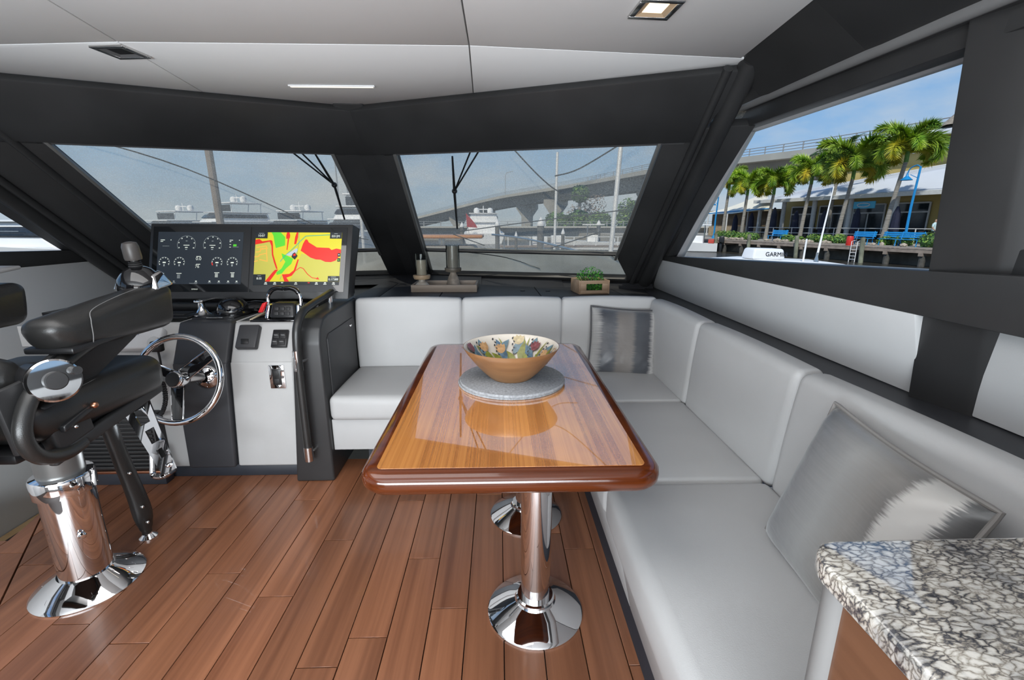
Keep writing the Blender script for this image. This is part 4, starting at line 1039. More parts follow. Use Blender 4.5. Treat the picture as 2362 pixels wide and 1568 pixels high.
cp = spline([(-1.655, 2.195, .705), (-1.650, 2.19, .64), (-1.640, 2.17, .56), (-1.630, 2.15, .47), (-1.655, 2.14, .40), (-1.70, 2.15, .375), (-1.76, 2.18, .37)], 8)
MB().tube(cp[:17], .005, 8).build('cord', M['rubber'], t)
coil = []
for i, p in enumerate(spline(cp[16:], 6)):
    coil.append(p + Vector((math.cos(i * 1.1) * .009, math.sin(i * 1.1) * .006, math.sin(i * 1.1) * .006)))
MB().tube(coil, .0042, 6).build('coiled_cord', M['rubber'], t)
t = thing('cable_plugs', 'pair of black plugs hanging below the white instrument unit', 'plug', (-1.95, 2.2, .68))
for x in (-1.955, -1.915):
    MB().tube(spline([(x, 2.15, .64), (x - .004, 2.15, .60), (x + .008, 2.16, .55)], 4), [.011, .011, .011, .011, .005, .005, .005, .005, .005], 10).build('plug', M['black'], t)
# footrest locker behind the chair
t = thing('footrest_locker', 'black ribbed footrest locker with copper letter badge under the helm', 'locker', (-1.9, 2.14, 0))
MB().box((-1.93, 2.25, .235), (.43, .20, .30), .010).build('body', M['black'], t)
for k in range(13): MB().box((-1.93, 2.147, .105 + k * .0215), (.41, .008, .013), .003, 2).build('rib', M['rubber'], t)
text_mesh('S', .062, M['copper'], (-2.003, 2.140, .327), (1, 0, 0.05), (0, 0, 1), 'badge', t, .002)
MB().box((-1.925, 2.150, .080), (.42, .020, .014), .003).build('bronze_trim', M['copper'], t)
MB().box((-1.925, 2.19, .034), (.42, .06, .068), .004).build('toe_kick', M['kick'], t)
MB().tube(spline([(-1.705, 2.10, .22), (-1.700, 2.08, .16), (-1.690, 2.06, .11), (-1.64, 2.06, .105), (-1.63, 2.12, .11)], 5), .013, 10).build('foot_bar', M['chrome'], t)

# =================================================================== SIDE LOCKER AND HANDRAIL
t = thing('side_locker', 'black side locker between the console and the settee', 'cabinet', (-.95, 2.45, 0))
pr = [(-1.058, 2.195, 0), (-.862, 2.195, 0), (-.862, 2.765, 0), (-1.058, 2.765, 0)]
mb = MB()
sidep = [(2.165, 0.0), (2.165, .74), (2.185, .81), (2.235, .850), (2.30, .862), (2.77, .872), (2.77, 0)]
mb.prism([(-1.058, y, z) for y, z in sidep], (.196, 0, 0), .012, 3)
for v in mb.bm.verts:
    if v.co.x < -1.0: v.co.x += .082 * max(0, v.co.z)
mb.build('carcase', M['dark'], t, 40)
rr2 = [(2.25, .40), (2.25, .742), (2.275, .765), (2.66, .770), (2.69, .745), (2.69, .36), (2.30, .36)]
MB().prism([(-.8635, y, z) for y, z in rr2], (.007, 0, 0), .002).build('door', P('locker_door', (0.030, 0.030, 0.032), 0.5, bump=.1, bscale=400), t)
MB().box((-.853, 2.60, .735), (.010, .028, .012), .003).build('door_latch', M['chrome'], t.children[-1])
t = thing('grab_rail', 'black leather wrapped grab rail with chrome collars on the side locker', 'handrail', (-.955, 2.115, 0))
path = spline([(-.955, 2.115, .155), (-.955, 2.113, .40), (-.953, 2.112, .64), (-.950, 2.114, .76), (-.946, 2.130, .835), (-.943, 2.19, .885), (-.941, 2.30, .905), (-.940, 2.45, .917), (-.940, 2.575, .928)], 8)
MB().tube(path, .0195, 16).build('wrap', M['blackleather'], t)
for z0, z1 in ((.622, .722), (.150, .225)): MB().tube([(-.955, 2.114, z0), (-.954, 2.113, z1)], .0212, 20).build('chrome_collar', M['chrome'], t)
for z in (.66, .19): MB().tube([(-.955, 2.114, z), (-.935, 2.170, z)], .008, 12).build('standoff', M['steel'], t)
MB().tube([(-.940, 2.56, .868), (-.940, 2.56, .915)], .013, 16).build('standoff', M['chrome'], t)
MB().tube([(-.940, 2.575, .928), (-.940, 2.60, .930)], [.0195, .016], 16).build('end_cap', M['black'], t)

# =================================================================== DASH ORNAMENTS
graywood = wood_mat('weathered_wood', (0.40, 0.325, 0.26), (0.20, 0.155, 0.12), 'X', 0.6, 0, 1.5, 0, 30, .2)
darkwood = wood_mat('dark_turned_wood', (0.13, 0.11, 0.085), (0.055, 0.045, 0.035), 'Z', 0.5, 0, 1.5, 0, 30, .1)
tanwood = wood_mat('turned_wood', (0.42, 0.30, 0.19), (0.24, 0.16, 0.09), 'X', 0.5, 0, 1.5, 0, 26, .1)
tr = thing('wooden_tray', 'rectangular weathered wooden tray on the dash below the screen', 'tray', (-.426, 3.72, .785))
x0, x1, y0, y1 = -.212, .212, -.128, .128
tr.scale = (1.2,) * 3  # tray, candle holders and planter enlarged by the same scaling about the camera
for nm, c, d in (('base', (0, 0, .004), (.424, .256, .008)), ('side', (0, y0, .023), (.424, .014, .046)), ('side', (0, y1, .023), (.424, .014, .046)), ('side', (x0 + .007, 0, .023), (.014, .242, .046)), ('side', (x1 - .007, 0, .023), (.014, .242, .046))):
    o = MB().box(c, d, .002).build(nm, graywood); o.parent = tr
cand = P('candle_wax', (0.17, 0.145, 0.125), 0.55, var=.15); cand2 = P('candle_wax_tan', (0.30, 0.245, 0.19), 0.55, var=.15)
def candle(label, loc, h0, rc, hg, waxm, lower, hc):
    t = thing('candle_holder', label, 'candle holder', loc, 0, 'turned wood candle holders on the tray'); t.scale = (1.2,) * 3
    o = MB().lathe([(0, 0), (.050, 0), (.050, .010), (.044, .035), (.032, h0 * .72), (.022, h0 - .012), (.020, h0)], (0, 0, 0), 36).build('stem', lower); o.parent = t
    o = MB().lathe([(.020, h0), (.050, h0 + .004), (.056, h0 + .018), (.055, h0 + .030), (.042, h0 + .032), (0, h0 + .030)], (0, 0, 0), 36).build('cup', tanwood if waxm is cand2 else darkwood); o.parent = t
    o = MB().lathe([(0, h0 + .031), (rc - .006, h0 + .031), (rc - .006, h0 + .031 + hc), (0, h0 + .031 + hc)], (0, 0, 0), 32).build('candle', waxm); o.parent = t
    o = MB().lathe([(rc, h0 + .031), (rc, h0 + .031 + hg), (rc - .002, h0 + .031 + hg), (rc - .002, h0 + .031)], (0, 0, 0), 36).build('glass_sleeve', M['jarglass']); o.parent = t
candle('shorter candle holder with clear glass sleeve at the left of the tray', (-.604, 3.63, .794), .068, .038, .135, cand2, P('frosted_stem', (0.45, 0.40, 0.34), 0.3), .095)
candle('tall candle holder with dark pillar candle in the tray', (-.370, 3.75, .794), .105, .045, .148, cand, P('driftwood_stem', (0.36, 0.30, 0.24), 0.5, var=.5, scale=18), .142)
pl = thing('planter', 'small wooden box planter with bright green foliage on the dash', 'plant', (.702, 3.534, .785), R(7))
pl.scale = (1.2,) * 3
bxw = wood_mat('planter_wood', (0.52, 0.36, 0.235), (0.36, 0.23, 0.14), 'X', 0.55, 0, 1.5, 0, 28, .1)
def pbox(nm, c, d, m=bxw): o = MB().box(c, d, .002).build(nm, m); o.parent = pl; return o
pbox('base', (0, 0, .004), (.19, .19, .008))
pbox('side', (-.094, 0, .043), (.010, .19, .086)); pbox('side', (.094, 0, .043), (.010, .19, .086)); pbox('side', (0, .090, .043), (.178, .010, .086))
pbox('side', (0, -.090, .012), (.178, .010, .024)); pbox('side', (0, -.090, .075), (.178, .010, .022)); pbox('side', (-.070, -.090, .044), (.038, .010, .042)); pbox('side', (.070, -.090, .044), (.038, .010, .042))
pbox('soil', (0, 0, .035), (.17, .165, .05), P('soil_dark', (0.01, 0.02, 0.008), 0.9))
rl = random.Random(3)
mb = MB()
for i in range(900):
    a = rl.uniform(0, 6.28); rr_ = .088 * math.sqrt(rl.random()); low = rl.random() < .3
    c = Vector((rr_ * math.cos(a) * (1.05), (-.083 if low else rr_ * math.sin(a) * .85), (rl.uniform(.026, .062) if low else   .072 + rl.random() * .095 * (1 - (rr_ / .1) ** 2 * .6))))
    if low: c.x = rl.uniform(-.05, .05)
    s = rl.uniform(.0035, .0075); nx = Vector((rl.gauss(0, 1), rl.gauss(0, 1), rl.gauss(.6, 1))).normalized(); ux = nx.orthogonal().normalized() * s; uy = nx.cross(ux)
    v = [mb.bm.verts.new(c + q) for q in (-ux, -uy * .7, ux, uy * .7)]; f = mb.bm.faces.new(v); f.material_index = rl.choice((0, 0, 1, 1, 2))
for i in range(26):
    a = rl.uniform(0, 6.28); r0 = rl.uniform(.01, .05)
    mb.tube([(r0 * math.cos(a), r0 * math.sin(a), .055), (1.6 * r0 * math.cos(a), 1.5 * r0 * math.sin(a), rl.uniform(.10, .14))], .0010, 4, 2)
o = mb.build('foliage', [P('leaf_bright', (0.10, 0.42, 0.03), 0.4, var=.4, scale=40), P('leaf_mid', (0.045, 0.24, 0.03), 0.4, var=.4, scale=40), P('leaf_deep', (0.02, 0.09, 0.03), 0.45, var=.3)]); o.parent = pl; o['kind'] = 'stuff'

# =================================================================== HELM CHAIR
ch = thing('helm_chair', 'black leather helm chair on a chrome pedestal at the wheel', 'chair', (-1.54, 1.49, 0))
BL = M['blackleather']; PX, PY = -1.538, 1.492
MB().lathe([(.166, 0), (.167, .006), (.160, .013), (.12, .040), (.092, .058), (.084, .064), (0, .064)], (PX, PY, 0), 64).build('base_plate', M['chrome'], ch, 30); plate_ = ch.children[-1]
for a in (20, 80, 140, 200, 260, 320):
    c = Vector((PX + .130 * math.cos(R(a)), PY + .130 * math.sin(R(a)), .031))
    tilt = Matrix.Rotation(R(a), 3, 'Z') @ Matrix.Rotation(R(33), 3, 'Y')
    MB().lathe([(.0165, -.002), (.015, .0015), (.008, .0005), (0, .0005)], c, 20, 0, tilt).build('base_bolt', M['chrome'], plate_)
MB().lathe([(.078, .06), (.078, .405), (0, .405)], (PX, PY, 0), 48).build('lower_post', M['chrome'], ch); post_ = ch.children[-1]
MB().lathe([(.080, .385), (.088, .388), (.089, .448), (.085, .455), (.066, .458)], (PX, PY, 0), 48).build('collar', M['chrome'], ch)
MB().lathe([(.066, .45), (.066, .66), (0, .66)], (PX, PY, 0), 48).build('inner_post', M['anodised'], ch)
for z, a in ((.24, -38), (.43, -30)):
    c = Vector((PX + .078 * math.cos(R(a)), PY + .078 * math.sin(R(a)), z))
    MB().lathe([(.012, 0), (.012, .012), (.007, .018), (0, .019)], c + Vector((math.cos(R(a)), math.sin(R(a)), 0)) * (.004 if z < .4 else .010), 18, 0, Matrix.Rotation(R(a), 3, 'Z') @ Matrix.Rotation(R(90), 3, 'Y')).build('clamp_screw', M['chrome'], post_)
MB().lathe([(.10, .575), (.13, .62), (.13, .655), (0, .655)], (PX, PY, 0), 40).build('swivel_boot', M['black'], ch)
# pan, seat and rails
MB().box((-1.56, 1.44, .668), (.46, .52, .03), .01).build('seat_pan', M['black'], ch)
o = MB().hexa([(-1.83, 1.20, .690), (-1.285, 1.20, .690), (-1.285, 1.735, .672), (-1.83, 1.735, .672), (-1.83, 1.20, .815), (-1.285, 1.20, .815), (-1.285, 1.745, .822), (-1.83, 1.745, .822)], .058, 6, 0, 3, .010).build('seat_cushion', BL, ch, 80)
MB().tube(spline([(-1.300, 1.30, .800), (-1.312, 1.46, .812), (-1.33, 1.62, .816), (-1.36, 1.70, .806)], 6), .0016, 5).build('seam_stitching', M['stitch'], ch)
# right hand side frame: padded tube that loops round the pivot hub, and the flat rail under the seat
loop = spline([(-1.345, 1.66, .965), (-1.33, 1.52, .935), (-1.31, 1.40, .912), (-1.297, 1.30, .880), (-1.290, 1.222, .835), (-1.288, 1.180, .765), (-1.289, 1.182, .705), (-1.291, 1.215, .660), (-1.297, 1.285, .636), (-1.305, 1.35, .640)], 6)
MB().tube(loop, .0215, 14).build('side_tube', BL, ch)
MB().hexa([(-1.318, 1.245, .612), (-1.288, 1.245, .612), (-1.300, 1.715, .672), (-1.33, 1.715, .672), (-1.318, 1.245, .652), (-1.288, 1.245, .652), (-1.300, 1.715, .712), (-1.33, 1.715, .712)], .008, 3).build('side_rail', M['rubber'], ch)
MB().prism([(-1.340, 1.29, .90), (-1.340, 1.34, .82), (-1.340, 1.44, .80), (-1.340, 1.66, .90), (-1.340, 1.74, .95), (-1.340, 1.58, .965), (-1.340, 1.38, .935)], (.018, 0, 0), .004).build('arm_bracket', M['rubber'], ch)
MB().tube([(-1.345, 1.300, .864), (-1.265, 1.268, .871)], .050, 28).build('pivot_barrel', M['black'], ch)
HB = Vector((-1.252, 1.262, .872)); hn = Vector((.83, -.53, .16)).normalized(); hx_ = Vector((.53, .83, 0)).normalized(); hrot = Matrix((hx_, hn.cross(hx_), hn)).transposed()
MB().lathe([(.060, -.022), (.062, -.010), (.061, .0), (.056, .005), (0, .006)], HB, 48, 0, hrot).build('pivot_disc', M['chrome'], ch); pd_ = ch.children[-1]
MB().lathe([(.026, .004), (.026, .016), (.023, .020), (0, .021)], HB + hn * .001, 32, 0, hrot).build('pivot_knob', M['rubber'], pd_)
MB().tube([HB + hx_ * .042 + hn * .002 + Vector((0, 0, .016)), HB + hx_ * .046 + hn * .026 + Vector((0, 0, .018))], [.009, .012], 14).build('lock_knob', M['rubber'], pd_)
# slider block with its lever under the hub
MB().hexa([(-1.345, 1.265, .640), (-1.290, 1.265, .640), (-1.290, 1.395, .665), (-1.345, 1.395, .665), (-1.335, 1.245, .800), (-1.290, 1.245, .800), (-1.290, 1.375, .800), (-1.335, 1.375, .800)], .012, 3).build('slider_block', M['rubber'], ch)
MB().hexa([(-1.290, 1.275, .705), (-1.270, 1.275, .705), (-1.270, 1.385, .738), (-1.290, 1.385, .738), (-1.290, 1.275, .728), (-1.270, 1.275, .728), (-1.270, 1.385, .758), (-1.290, 1.385, .758)], .006, 3).build('recline_lever', M['black'], ch); rl_ = ch.children[-1]
MB().ball((-1.264, 1.376, .752), (.011, .011, .011), 0, 2).build('lever_tip', M['copper'], rl_)
MB().ball((-1.268, 1.305, .712), (.006, .006, .006), 0, 2).build('lever_screw', M['chrome'], rl_)
# armrests
def armrest(xc, nm):
    w = .062
    mb = MB(); mb.hexa([(xc - w, 1.345, .935), (xc + w, 1.355, .935), (xc + w, 1.800, .918), (xc - w, 1.790, .918), (xc - w, 1.310, 1.020), (xc + w, 1.320, 1.020), (xc + w, 1.825, 1.078), (xc - w, 1.825, 1.078)], .036, 6, 0, 3, .012)
    o = mb.build('armrest', BL, ch, 80)
    return o
ar = armrest(-1.325, 'r'); al = armrest(-1.925, 'l')
al.location.y += .05
for s in (1,):
    x = -1.325
    MB().tube(spline([(x + .060, 1.420, .930), (x + .072, 1.415, .965), (x + .071, 1.420, 1.010), (x + .055, 1.450, 1.040), (x + .042, 1.56, 1.062), (x + .036, 1.68, 1.078)], 8), .0013, 5).build('seam_stitching', M['stitch'], ch)
MB().box((-1.925, 1.80, 1.126), (.10, .15, .014), .005, rot=Matrix.Rotation(R(6.5), 3, 'X')).build('left_arm_pad', P('arm_plate', (0.30, 0.30, 0.31), 0.35), ch)
MB().hexa([(-1.40, 1.34, .925), (-1.255, 1.34, .925), (-1.27, 1.70, .938), (-1.39, 1.70, .938), (-1.40, 1.34, .945), (-1.255, 1.34, .945), (-1.27, 1.70, .955), (-1.39, 1.70, .955)], .006, 2).build('arm_base', M['black'], ch)
# joystick pod on the right arm
jt = Matrix.Rotation(R(7), 3, 'X'); J = Vector((-1.352, 1.775, 1.070))
def jl(p): return J + jt @ Vector(p)
mb = MB(); mb.lathe([(.076, -.010), (.077, .004), (.067, .036), (.044, .064), (.026, .074), (0, .076)], J, 36, 0, jt)
jp_ = mb.build('joystick_pod', M['gloss'], ch)
for i in range(2):
    for j in range(2):
        c = jl((-.014 + i * .028, -.064 + j * .012, .022 + j * .019)); MB().box(c, (.018, .008, .011), .002, rot=jt @ Matrix.Rotation(R(-35), 3, 'X')).build('pod_button', M['rubber'], jp_)
for s in (-1, 1):
    mb = MB(); mb.hexa([jl((s * .050, -.055, -.006)), jl((s * .084, -.035, -.006)), jl((s * .084, .055, -.006)), jl((s * .050, .060, -.006)), jl((s * .046, -.024, .044)), jl((s * .064, -.014, .046)), jl((s * .064, .036, .052)), jl((s * .044, .040, .056))], .007, 3); mb.build('pod_cheek', M['chrome'], jp_)
mb = MB()
for k in range(4): mb.lathe([(.020 - k * .0012, .068 + k * .007), (.024 - k * .0012, .0715 + k * .007), (.020 - k * .0012, .075 + k * .007)], J, 24, 0, jt)
mb.build('joystick_boot', M['rubber'], jp_)
MB().lathe([(.012, .07), (.012, .100), (.026, .102), (.0275, .110), (.0265, .150), (.022, .163), (.010, .167), (0, .167)], J, 28, 0, jt).build('joystick_knob', P('knob_dark_grey', (0.055, 0.05, 0.047), 0.4, bump=.1), jp_)
# low backrest edge and hinge behind the seat
MB().hexa([(-1.86, 1.10, .62), (-1.325, 1.10, .62), (-1.325, 1.20, .62), (-1.86, 1.20, .62), (-1.88, 1.02, 1.32), (-1.315, 1.02, 1.32), (-1.315, 1.10, 1.32), (-1.88, 1.10, 1.32)], .035, 4).build('backrest', BL, ch, 80).location.y -= .10
o = MB().hexa([(-1.335, 1.18, .68), (-1.315, 1.18, .68), (-1.315, 1.28, .70), (-1.335, 1.28, .70), (-1.335, 1.16, .87), (-1.315, 1.16, .87), (-1.315, 1.29, .885), (-1.335, 1.29, .885)], .006, 2).build('side_panel', M['rubber'], ch)
o = MB().hexa([(-1.87, 1.19, .80), (-1.35, 1.19, .80), (-1.35, 1.31, .80), (-1.87, 1.31, .80), (-1.87, 1.20, .945), (-1.35, 1.20, .945), (-1.35, 1.30, .935), (-1.87, 1.30, .935)], .045, 4).build('lumbar_roll', BL, ch, 80)
# chrome footrest plate with its slots
def fp(u, v, d=0.0):   # u across 0..1, v down 0..1
    a = Vector((-1.538, 1.780, .580)).lerp(Vector((-1.423, 1.780, .643)), u); c = Vector((-1.361, 1.700, .319)).lerp(Vector((-1.303, 1.700, .348)), u)
    return a.lerp(c, v) + Vector((.80, -.52, .10)).normalized() * d
mb = MB(); bmx = bmesh.new()
slots = [(.30, .74, .14, .34), (.36, .78, .42, .60), (.40, .74, .69, .81)]
us = sorted({0, 1} | {a for s in slots for a in s[:2]}); vs_ = sorted({0, 1} | {a for s in slots for a in s[2:]})
vsf = []
for a, b_ in zip(vs_, vs_[1:]): vsf += [a + (b_ - a) * k / 3 for k in range(3)]
vsf.append(1)
V = {}
for i, u in enumerate(us):
    for j, v in enumerate(vsf): V[i, j] = bmx.verts.new(fp(u, v))
for i in range(len(us) - 1):
    for j in range(len(vsf) - 1):
        um, vm = (us[i] + us[i + 1]) / 2, (vsf[j] + vsf[j + 1]) / 2
        if any(s[0] < um < s[1] and s[2] < vm < s[3] for s in slots): continue
        bmx.faces.new((V[i, j], V[i, j + 1], V[i + 1, j + 1], V[i + 1, j]))
bmesh.ops.delete(bmx, geom=[v for v in bmx.verts if not v.link_faces], context='VERTS')
r_ = bmesh.ops.solidify(bmx, geom=list(bmx.faces), thickness=.006)
mb.bm.free(); mb.bm = bmx
fpl_ = mb.build('footrest_plate', M['chrome'], ch, 30)
MB().ball(fp(.62, .92, .006), (.010, .010, .010), 0, 2).build('footrest_bolt', M['chrome'], fpl_)
# strut to the floor in its leather sleeve
sp = spline([(-1.535, 1.690, .640), (-1.530, 1.705, .52), (-1.520, 1.715, .38), (-1.508, 1.73, .22), (-1.502, 1.735, .12), (-1.503, 1.738, .055), (-1.505, 1.740, .028)], 5)
rad_ = [.030, .031, .032, .033, .033, .032, .032, .032, .032, .032, .033, .034, .034, .035, .036, .037, .038, .039, .040, .040, .040, .038, .036, .032, .030, .028, .024, .022, .022, .021, .022]
MB().tube(sp, rad_[:len(sp)], 16, flat=(1.0, .72)).build('support_strut', BL, ch, 60); ss_ = ch.children[-1]
for z, y, x in ((.33, 1.708, -1.487), (.17, 1.718, -1.475), (.095, 1.722, -1.470)):
    MB().ball((x, y - .010, z), (.008, .006, .008), 0, 2).build('snap', M['steel'], ss_)
MB().lathe([(.033, 0), (.033, .006), (.024, .014), (.016, .022), (.014, .034), (0, .034)], (-1.505, 1.742, 0), 32).build('strut_foot', M['chrome'], ch)

# =================================================================== OUTSIDE
WZ = -1.2                                          # water level
water = MB().box((0, 120, WZ - .05), (700, 500, .1)).build('harbour_water', P('water', (0.055, 0.050, 0.040), 0.12, var=.4, scale=.8, bump=.6, bscale=3.0, bstretch=(1, 3, 1), bdist=.15))
struct(water); water.name = 'floor_water'
boat_w = P('boat_white_gel', (0.88, 0.88, 0.88), 0.3, var=.05, scale=.4)
boat_g = P('boat_window_dark', (0.03, 0.035, 0.045), 0.12, var=.3)
boat_b = P('boat_beige', (0.42, 0.38, 0.31), 0.6, var=.2, scale=1)
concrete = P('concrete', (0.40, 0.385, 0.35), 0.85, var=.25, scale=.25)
concrete2 = P('concrete_shade', (0.30, 0.285, 0.26), 0.85, var=.2, scale=.2)  # darker concrete copy; shade under the bridge deck put into its colour
railm = P('rail_grey', (0.35, 0.36, 0.37), 0.5)
D0 = Vector((25.3, 26.0, 0)); DD = Vector((-.28, .96, 0)); DN = Vector((.96, .28, 0))  # outdoor positions worked out from image pixels at chosen depths
def dk(s, k, z): return D0 + DD * s + DN * k + Vector((0, 0, z))   # s along the quay, k inland, z up
drot = Matrix((DD, -DN, Vector((0, 0, 1)))).transposed()           # local x along the quay
dang = math.atan2(DD.y, DD.x)
def dbox(mb, s0, s1, k0, k1, z0, z1, mi=0, bev=0):
    return mb.hexa([dk(s0, k0, z0), dk(s0, k1, z0), dk(s1, k1, z0), dk(s1, k0, z0), dk(s0, k0, z1), dk(s0, k1, z1), dk(s1, k1, z1), dk(s1, k0, z1)][::1], bev, 2, mi)
# ---- quay: seawall, boards, beams, piles
quay = thing('timber_dock', 'timber dock on piles along the seawall before the restaurant', 'dock', dk(8, 0, -.2))
dw = P('dock_timber', (0.36, 0.29, 0.24), 0.8, var=.3, scale=3, rnd=.18)
sea = P('seawall', (0.16, 0.145, 0.12), 0.9, var=.45, scale=1.2)
S0, S1 = -14, 26
dbox(MB(), S0, S1, 1.15, 1.4, -2.0, -.28).build('seawall', sea, quay)
s = S0
nb = 0
while s < S1:
    w_ = .145
    o = dbox(MB(), s, s + w_ - .012, -.05, 1.3, -.19, -.145).build('deck_board', dw, quay)
    s += w_; nb += 1
dbox(MB(), S0, S1, -.03, .03, -.40, -.20).build('fascia_beam', dw, quay)
for s in range(-13, 26, 2):
    dbox(MB(), s - .12, s + .12, -.06, 1.2, -.58, -.40).build('cross_beam', dw, quay)
    MB().tube([dk(s, .18, -2.2), dk(s, .18, -.55)], .17, 10).build('pile', P('pile_dark', (0.10, 0.095, 0.085), 0.85, var=.4) if s == -13 else bpy.data.materials['pile_dark'], quay)
for i, s in enumerate((17.8, 13.9, 9.3, 4.4, -2.5)):
    o = MB().tube([dk(s - .25, -.30, -2.2), dk(s, -.22, .42)], .14, 12).build('mooring_pile', P('mooring_pile', (0.25, 0.26, 0.19), 0.85, var=.5, scale=2) if i == 0 else bpy.data.materials['mooring_pile'])
    tag(o, ['mooring pile at the far end of the dock by the blue lamp', 'leaning mooring pile left of the far blue bench', 'dark mooring pile in front of the fourth palm', 'mooring pile beside the red canister and ladder', 'mooring pile at the near end of the dock'][i], 'piling', 'mooring piles on the dock edge')
t = thing('dock_ladder', 'white ladder hanging from the dock near the red canister', 'ladder', dk(4.9, -.12, -1.2))
for ds in (-.2, .2): MB().tube([dk(4.95 + ds, -.14, -1.5), dk(4.95 + ds, -.14, .15), dk(4.95 + ds, .15, .2)], .025, 8).build('rail', boat_w, t)
for k in range(6): MB().tube([dk(4.75, -.14, -1.25 + k * .22), dk(5.15, -.14, -1.25 + k * .22)], .02, 6).build('rung', boat_w, t)
MB().lathe([(0, 0), (.20, 0), (.21, .06), (.21, .52), (.17, .62), (0, .64)], dk(5.55, .2, -.145), 20).build('red_canister', P('canister_red', (0.62, 0.03, 0.02), 0.4))
tag(bpy.data.objects['red_canister'], 'red canister standing on the dock edge', 'canister')
# ground / terrace and hedges with rocks
grd = dbox(MB(), S0 - 10, 60, 1.4, 60, -1.6, -.12).build('terrace_ground', P('terrace_paving', (0.40, 0.37, 0.32), 0.85, var=.2), None); struct(grd); grd.name = 'floor_terrace'
rg = random.Random(21)
hm = [P('hedge_leaf', (0.16, 0.34, 0.05), 0.6, var=.5, scale=2), P('hedge_leaf_yellow', (0.30, 0.42, 0.07), 0.6, var=.4, scale=2), P('hedge_leaf_dark', (0.05, 0.14, 0.03), 0.7, var=.4, scale=2)]
def leafball(mb, c, d, n, size, rnd, mats=3, up=.3):
    for i in range(n):
        v = Vector((rnd.gauss(0, 1), rnd.gauss(0, 1), rnd.gauss(0, 1))).normalized()
        rr_ = .72 + .28 * rnd.random()
        p = Vector(c) + Vector((v.x * d[0], v.y * d[1], v.z * d[2])) * rr_
        nx = (v + Vector((0, 0, up)) + Vector((rnd.gauss(0, .5), rnd.gauss(0, .5), rnd.gauss(0, .5)))).normalized()
        ux = nx.orthogonal().normalized(); uy = nx.cross(ux); an = rnd.uniform(0, 6.28)
        ux, uy = ux * math.cos(an) + uy * math.sin(an), uy * math.cos(an) - ux * math.sin(an)
        s_ = size * rnd.uniform(.6, 1.3)
        vs2 = [mb.bm.verts.new(p + q) for q in (-ux * s_, -uy * s_ * .5, ux * s_, uy * s_ * .5)]
        f = mb.bm.faces.new(vs2); f.material_index = rnd.choices((0, 1, 2), (5, 3, 3))[0]
def hedge(label, s0, s1, k, h, w_):
    t = thing('hedge', label, 'hedge', dk((s0 + s1) / 2, k, -.12), 0, 'hedges behind the dock')
    mb = MB(); c = 0
    n = max(2, int((s1 - s0) / .8))
    for i in range(n):
        s_ = s0 + (s1 - s0) * (i + .5) / n
        hh = h * rg.uniform(.85, 1.1)
        leafball(mb, dk(s_, k, -.12 + hh * .45), (.62, w_, hh * .6), 420, .085, rg)
    o = mb.build('foliage', hm, t); o['kind'] = 'stuff'
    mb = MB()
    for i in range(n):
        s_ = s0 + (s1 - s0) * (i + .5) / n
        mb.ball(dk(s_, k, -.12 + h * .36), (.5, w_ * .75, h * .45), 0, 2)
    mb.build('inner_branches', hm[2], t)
hedge('long low hedge at the far end of the dock', 15.6, 20.5, 2.3, .72, .55)
hedge('hedge between the far bench and the fourth palm', 11.2, 13.0, 2.4, .55, .5)
hedge('hedge in front of the tallest palm pair', 7.4, 10.6, 2.4, .62, .5)
hedge('hedge behind the middle benches', 3.2, 5.4, 2.7, .70, .5)
hedge('large rounded hedge at the near right of the dock', -1.8, 2.2, 1.95, .95, .75)
rockm = P('rock', (0.52, 0.44, 0.36), 0.9, var=.35, scale=3)
for i in range(34):
    s_ = rg.uniform(2.0, 20); o = MB().ball(dk(s_, 1.62 + rg.uniform(-.15, .1), -.05), (rg.uniform(.15, .32), rg.uniform(.15, .25), rg.uniform(.10, .2)), 0, 1).build('rock', rockm, None, 20)
    tag(o, 'pale tan border rock %s' % ('under the large rounded hedge' if s_ < 3 else 'between the near benches' if s_ < 7 else 'in front of the middle palms' if s_ < 11.5 else 'around the far bench' if s_ < 15 else 'under the long far hedge'), 'rock', 'border rocks under the hedges')
# ---- blue benches
blue = P('blue_paint', (0.012, 0.26, 0.62), 0.4, var=.12)
def bench(label, s, k):
    t = thing('bench', label, 'bench', dk(s, k, -.12), dang, 'blue benches facing the dock')
    L = 1.55
    for i in range(4): o = MB().box((0, .05 + i * .115, .43), (L, .10, .035), .006).build('seat_slat', blue); o.parent = t
    for i in range(3): o = MB().box((0, -.10 - i * .03, .58 + i * .125), (L, .03, .105), .006, rot=Matrix.Rotation(R(12), 3, 'X')).build('back_slat', blue); o.parent = t
    for x in (-.62, .62):
        o = MB().tube([(x, .45, 0), (x, .42, .42), (x, -.05, .42), (x, -.18, .92)], .030, 8).build('end_frame', blue); o.parent = t
        o = MB().tube([(x, -.02, .42), (x, -.10, 0)], .03, 8).build('leg', blue); o.parent = t
    return t
for a in (('blue slatted bench furthest along the dock', 13.2, 2.2), ('blue slatted bench behind the red canister', 6.1, 2.2), ('blue slatted bench just behind the mooring pile', 4.35, 2.6), ('blue slatted bench nearest, under the tall lamp', 3.0, 2.1)): bench(*a)
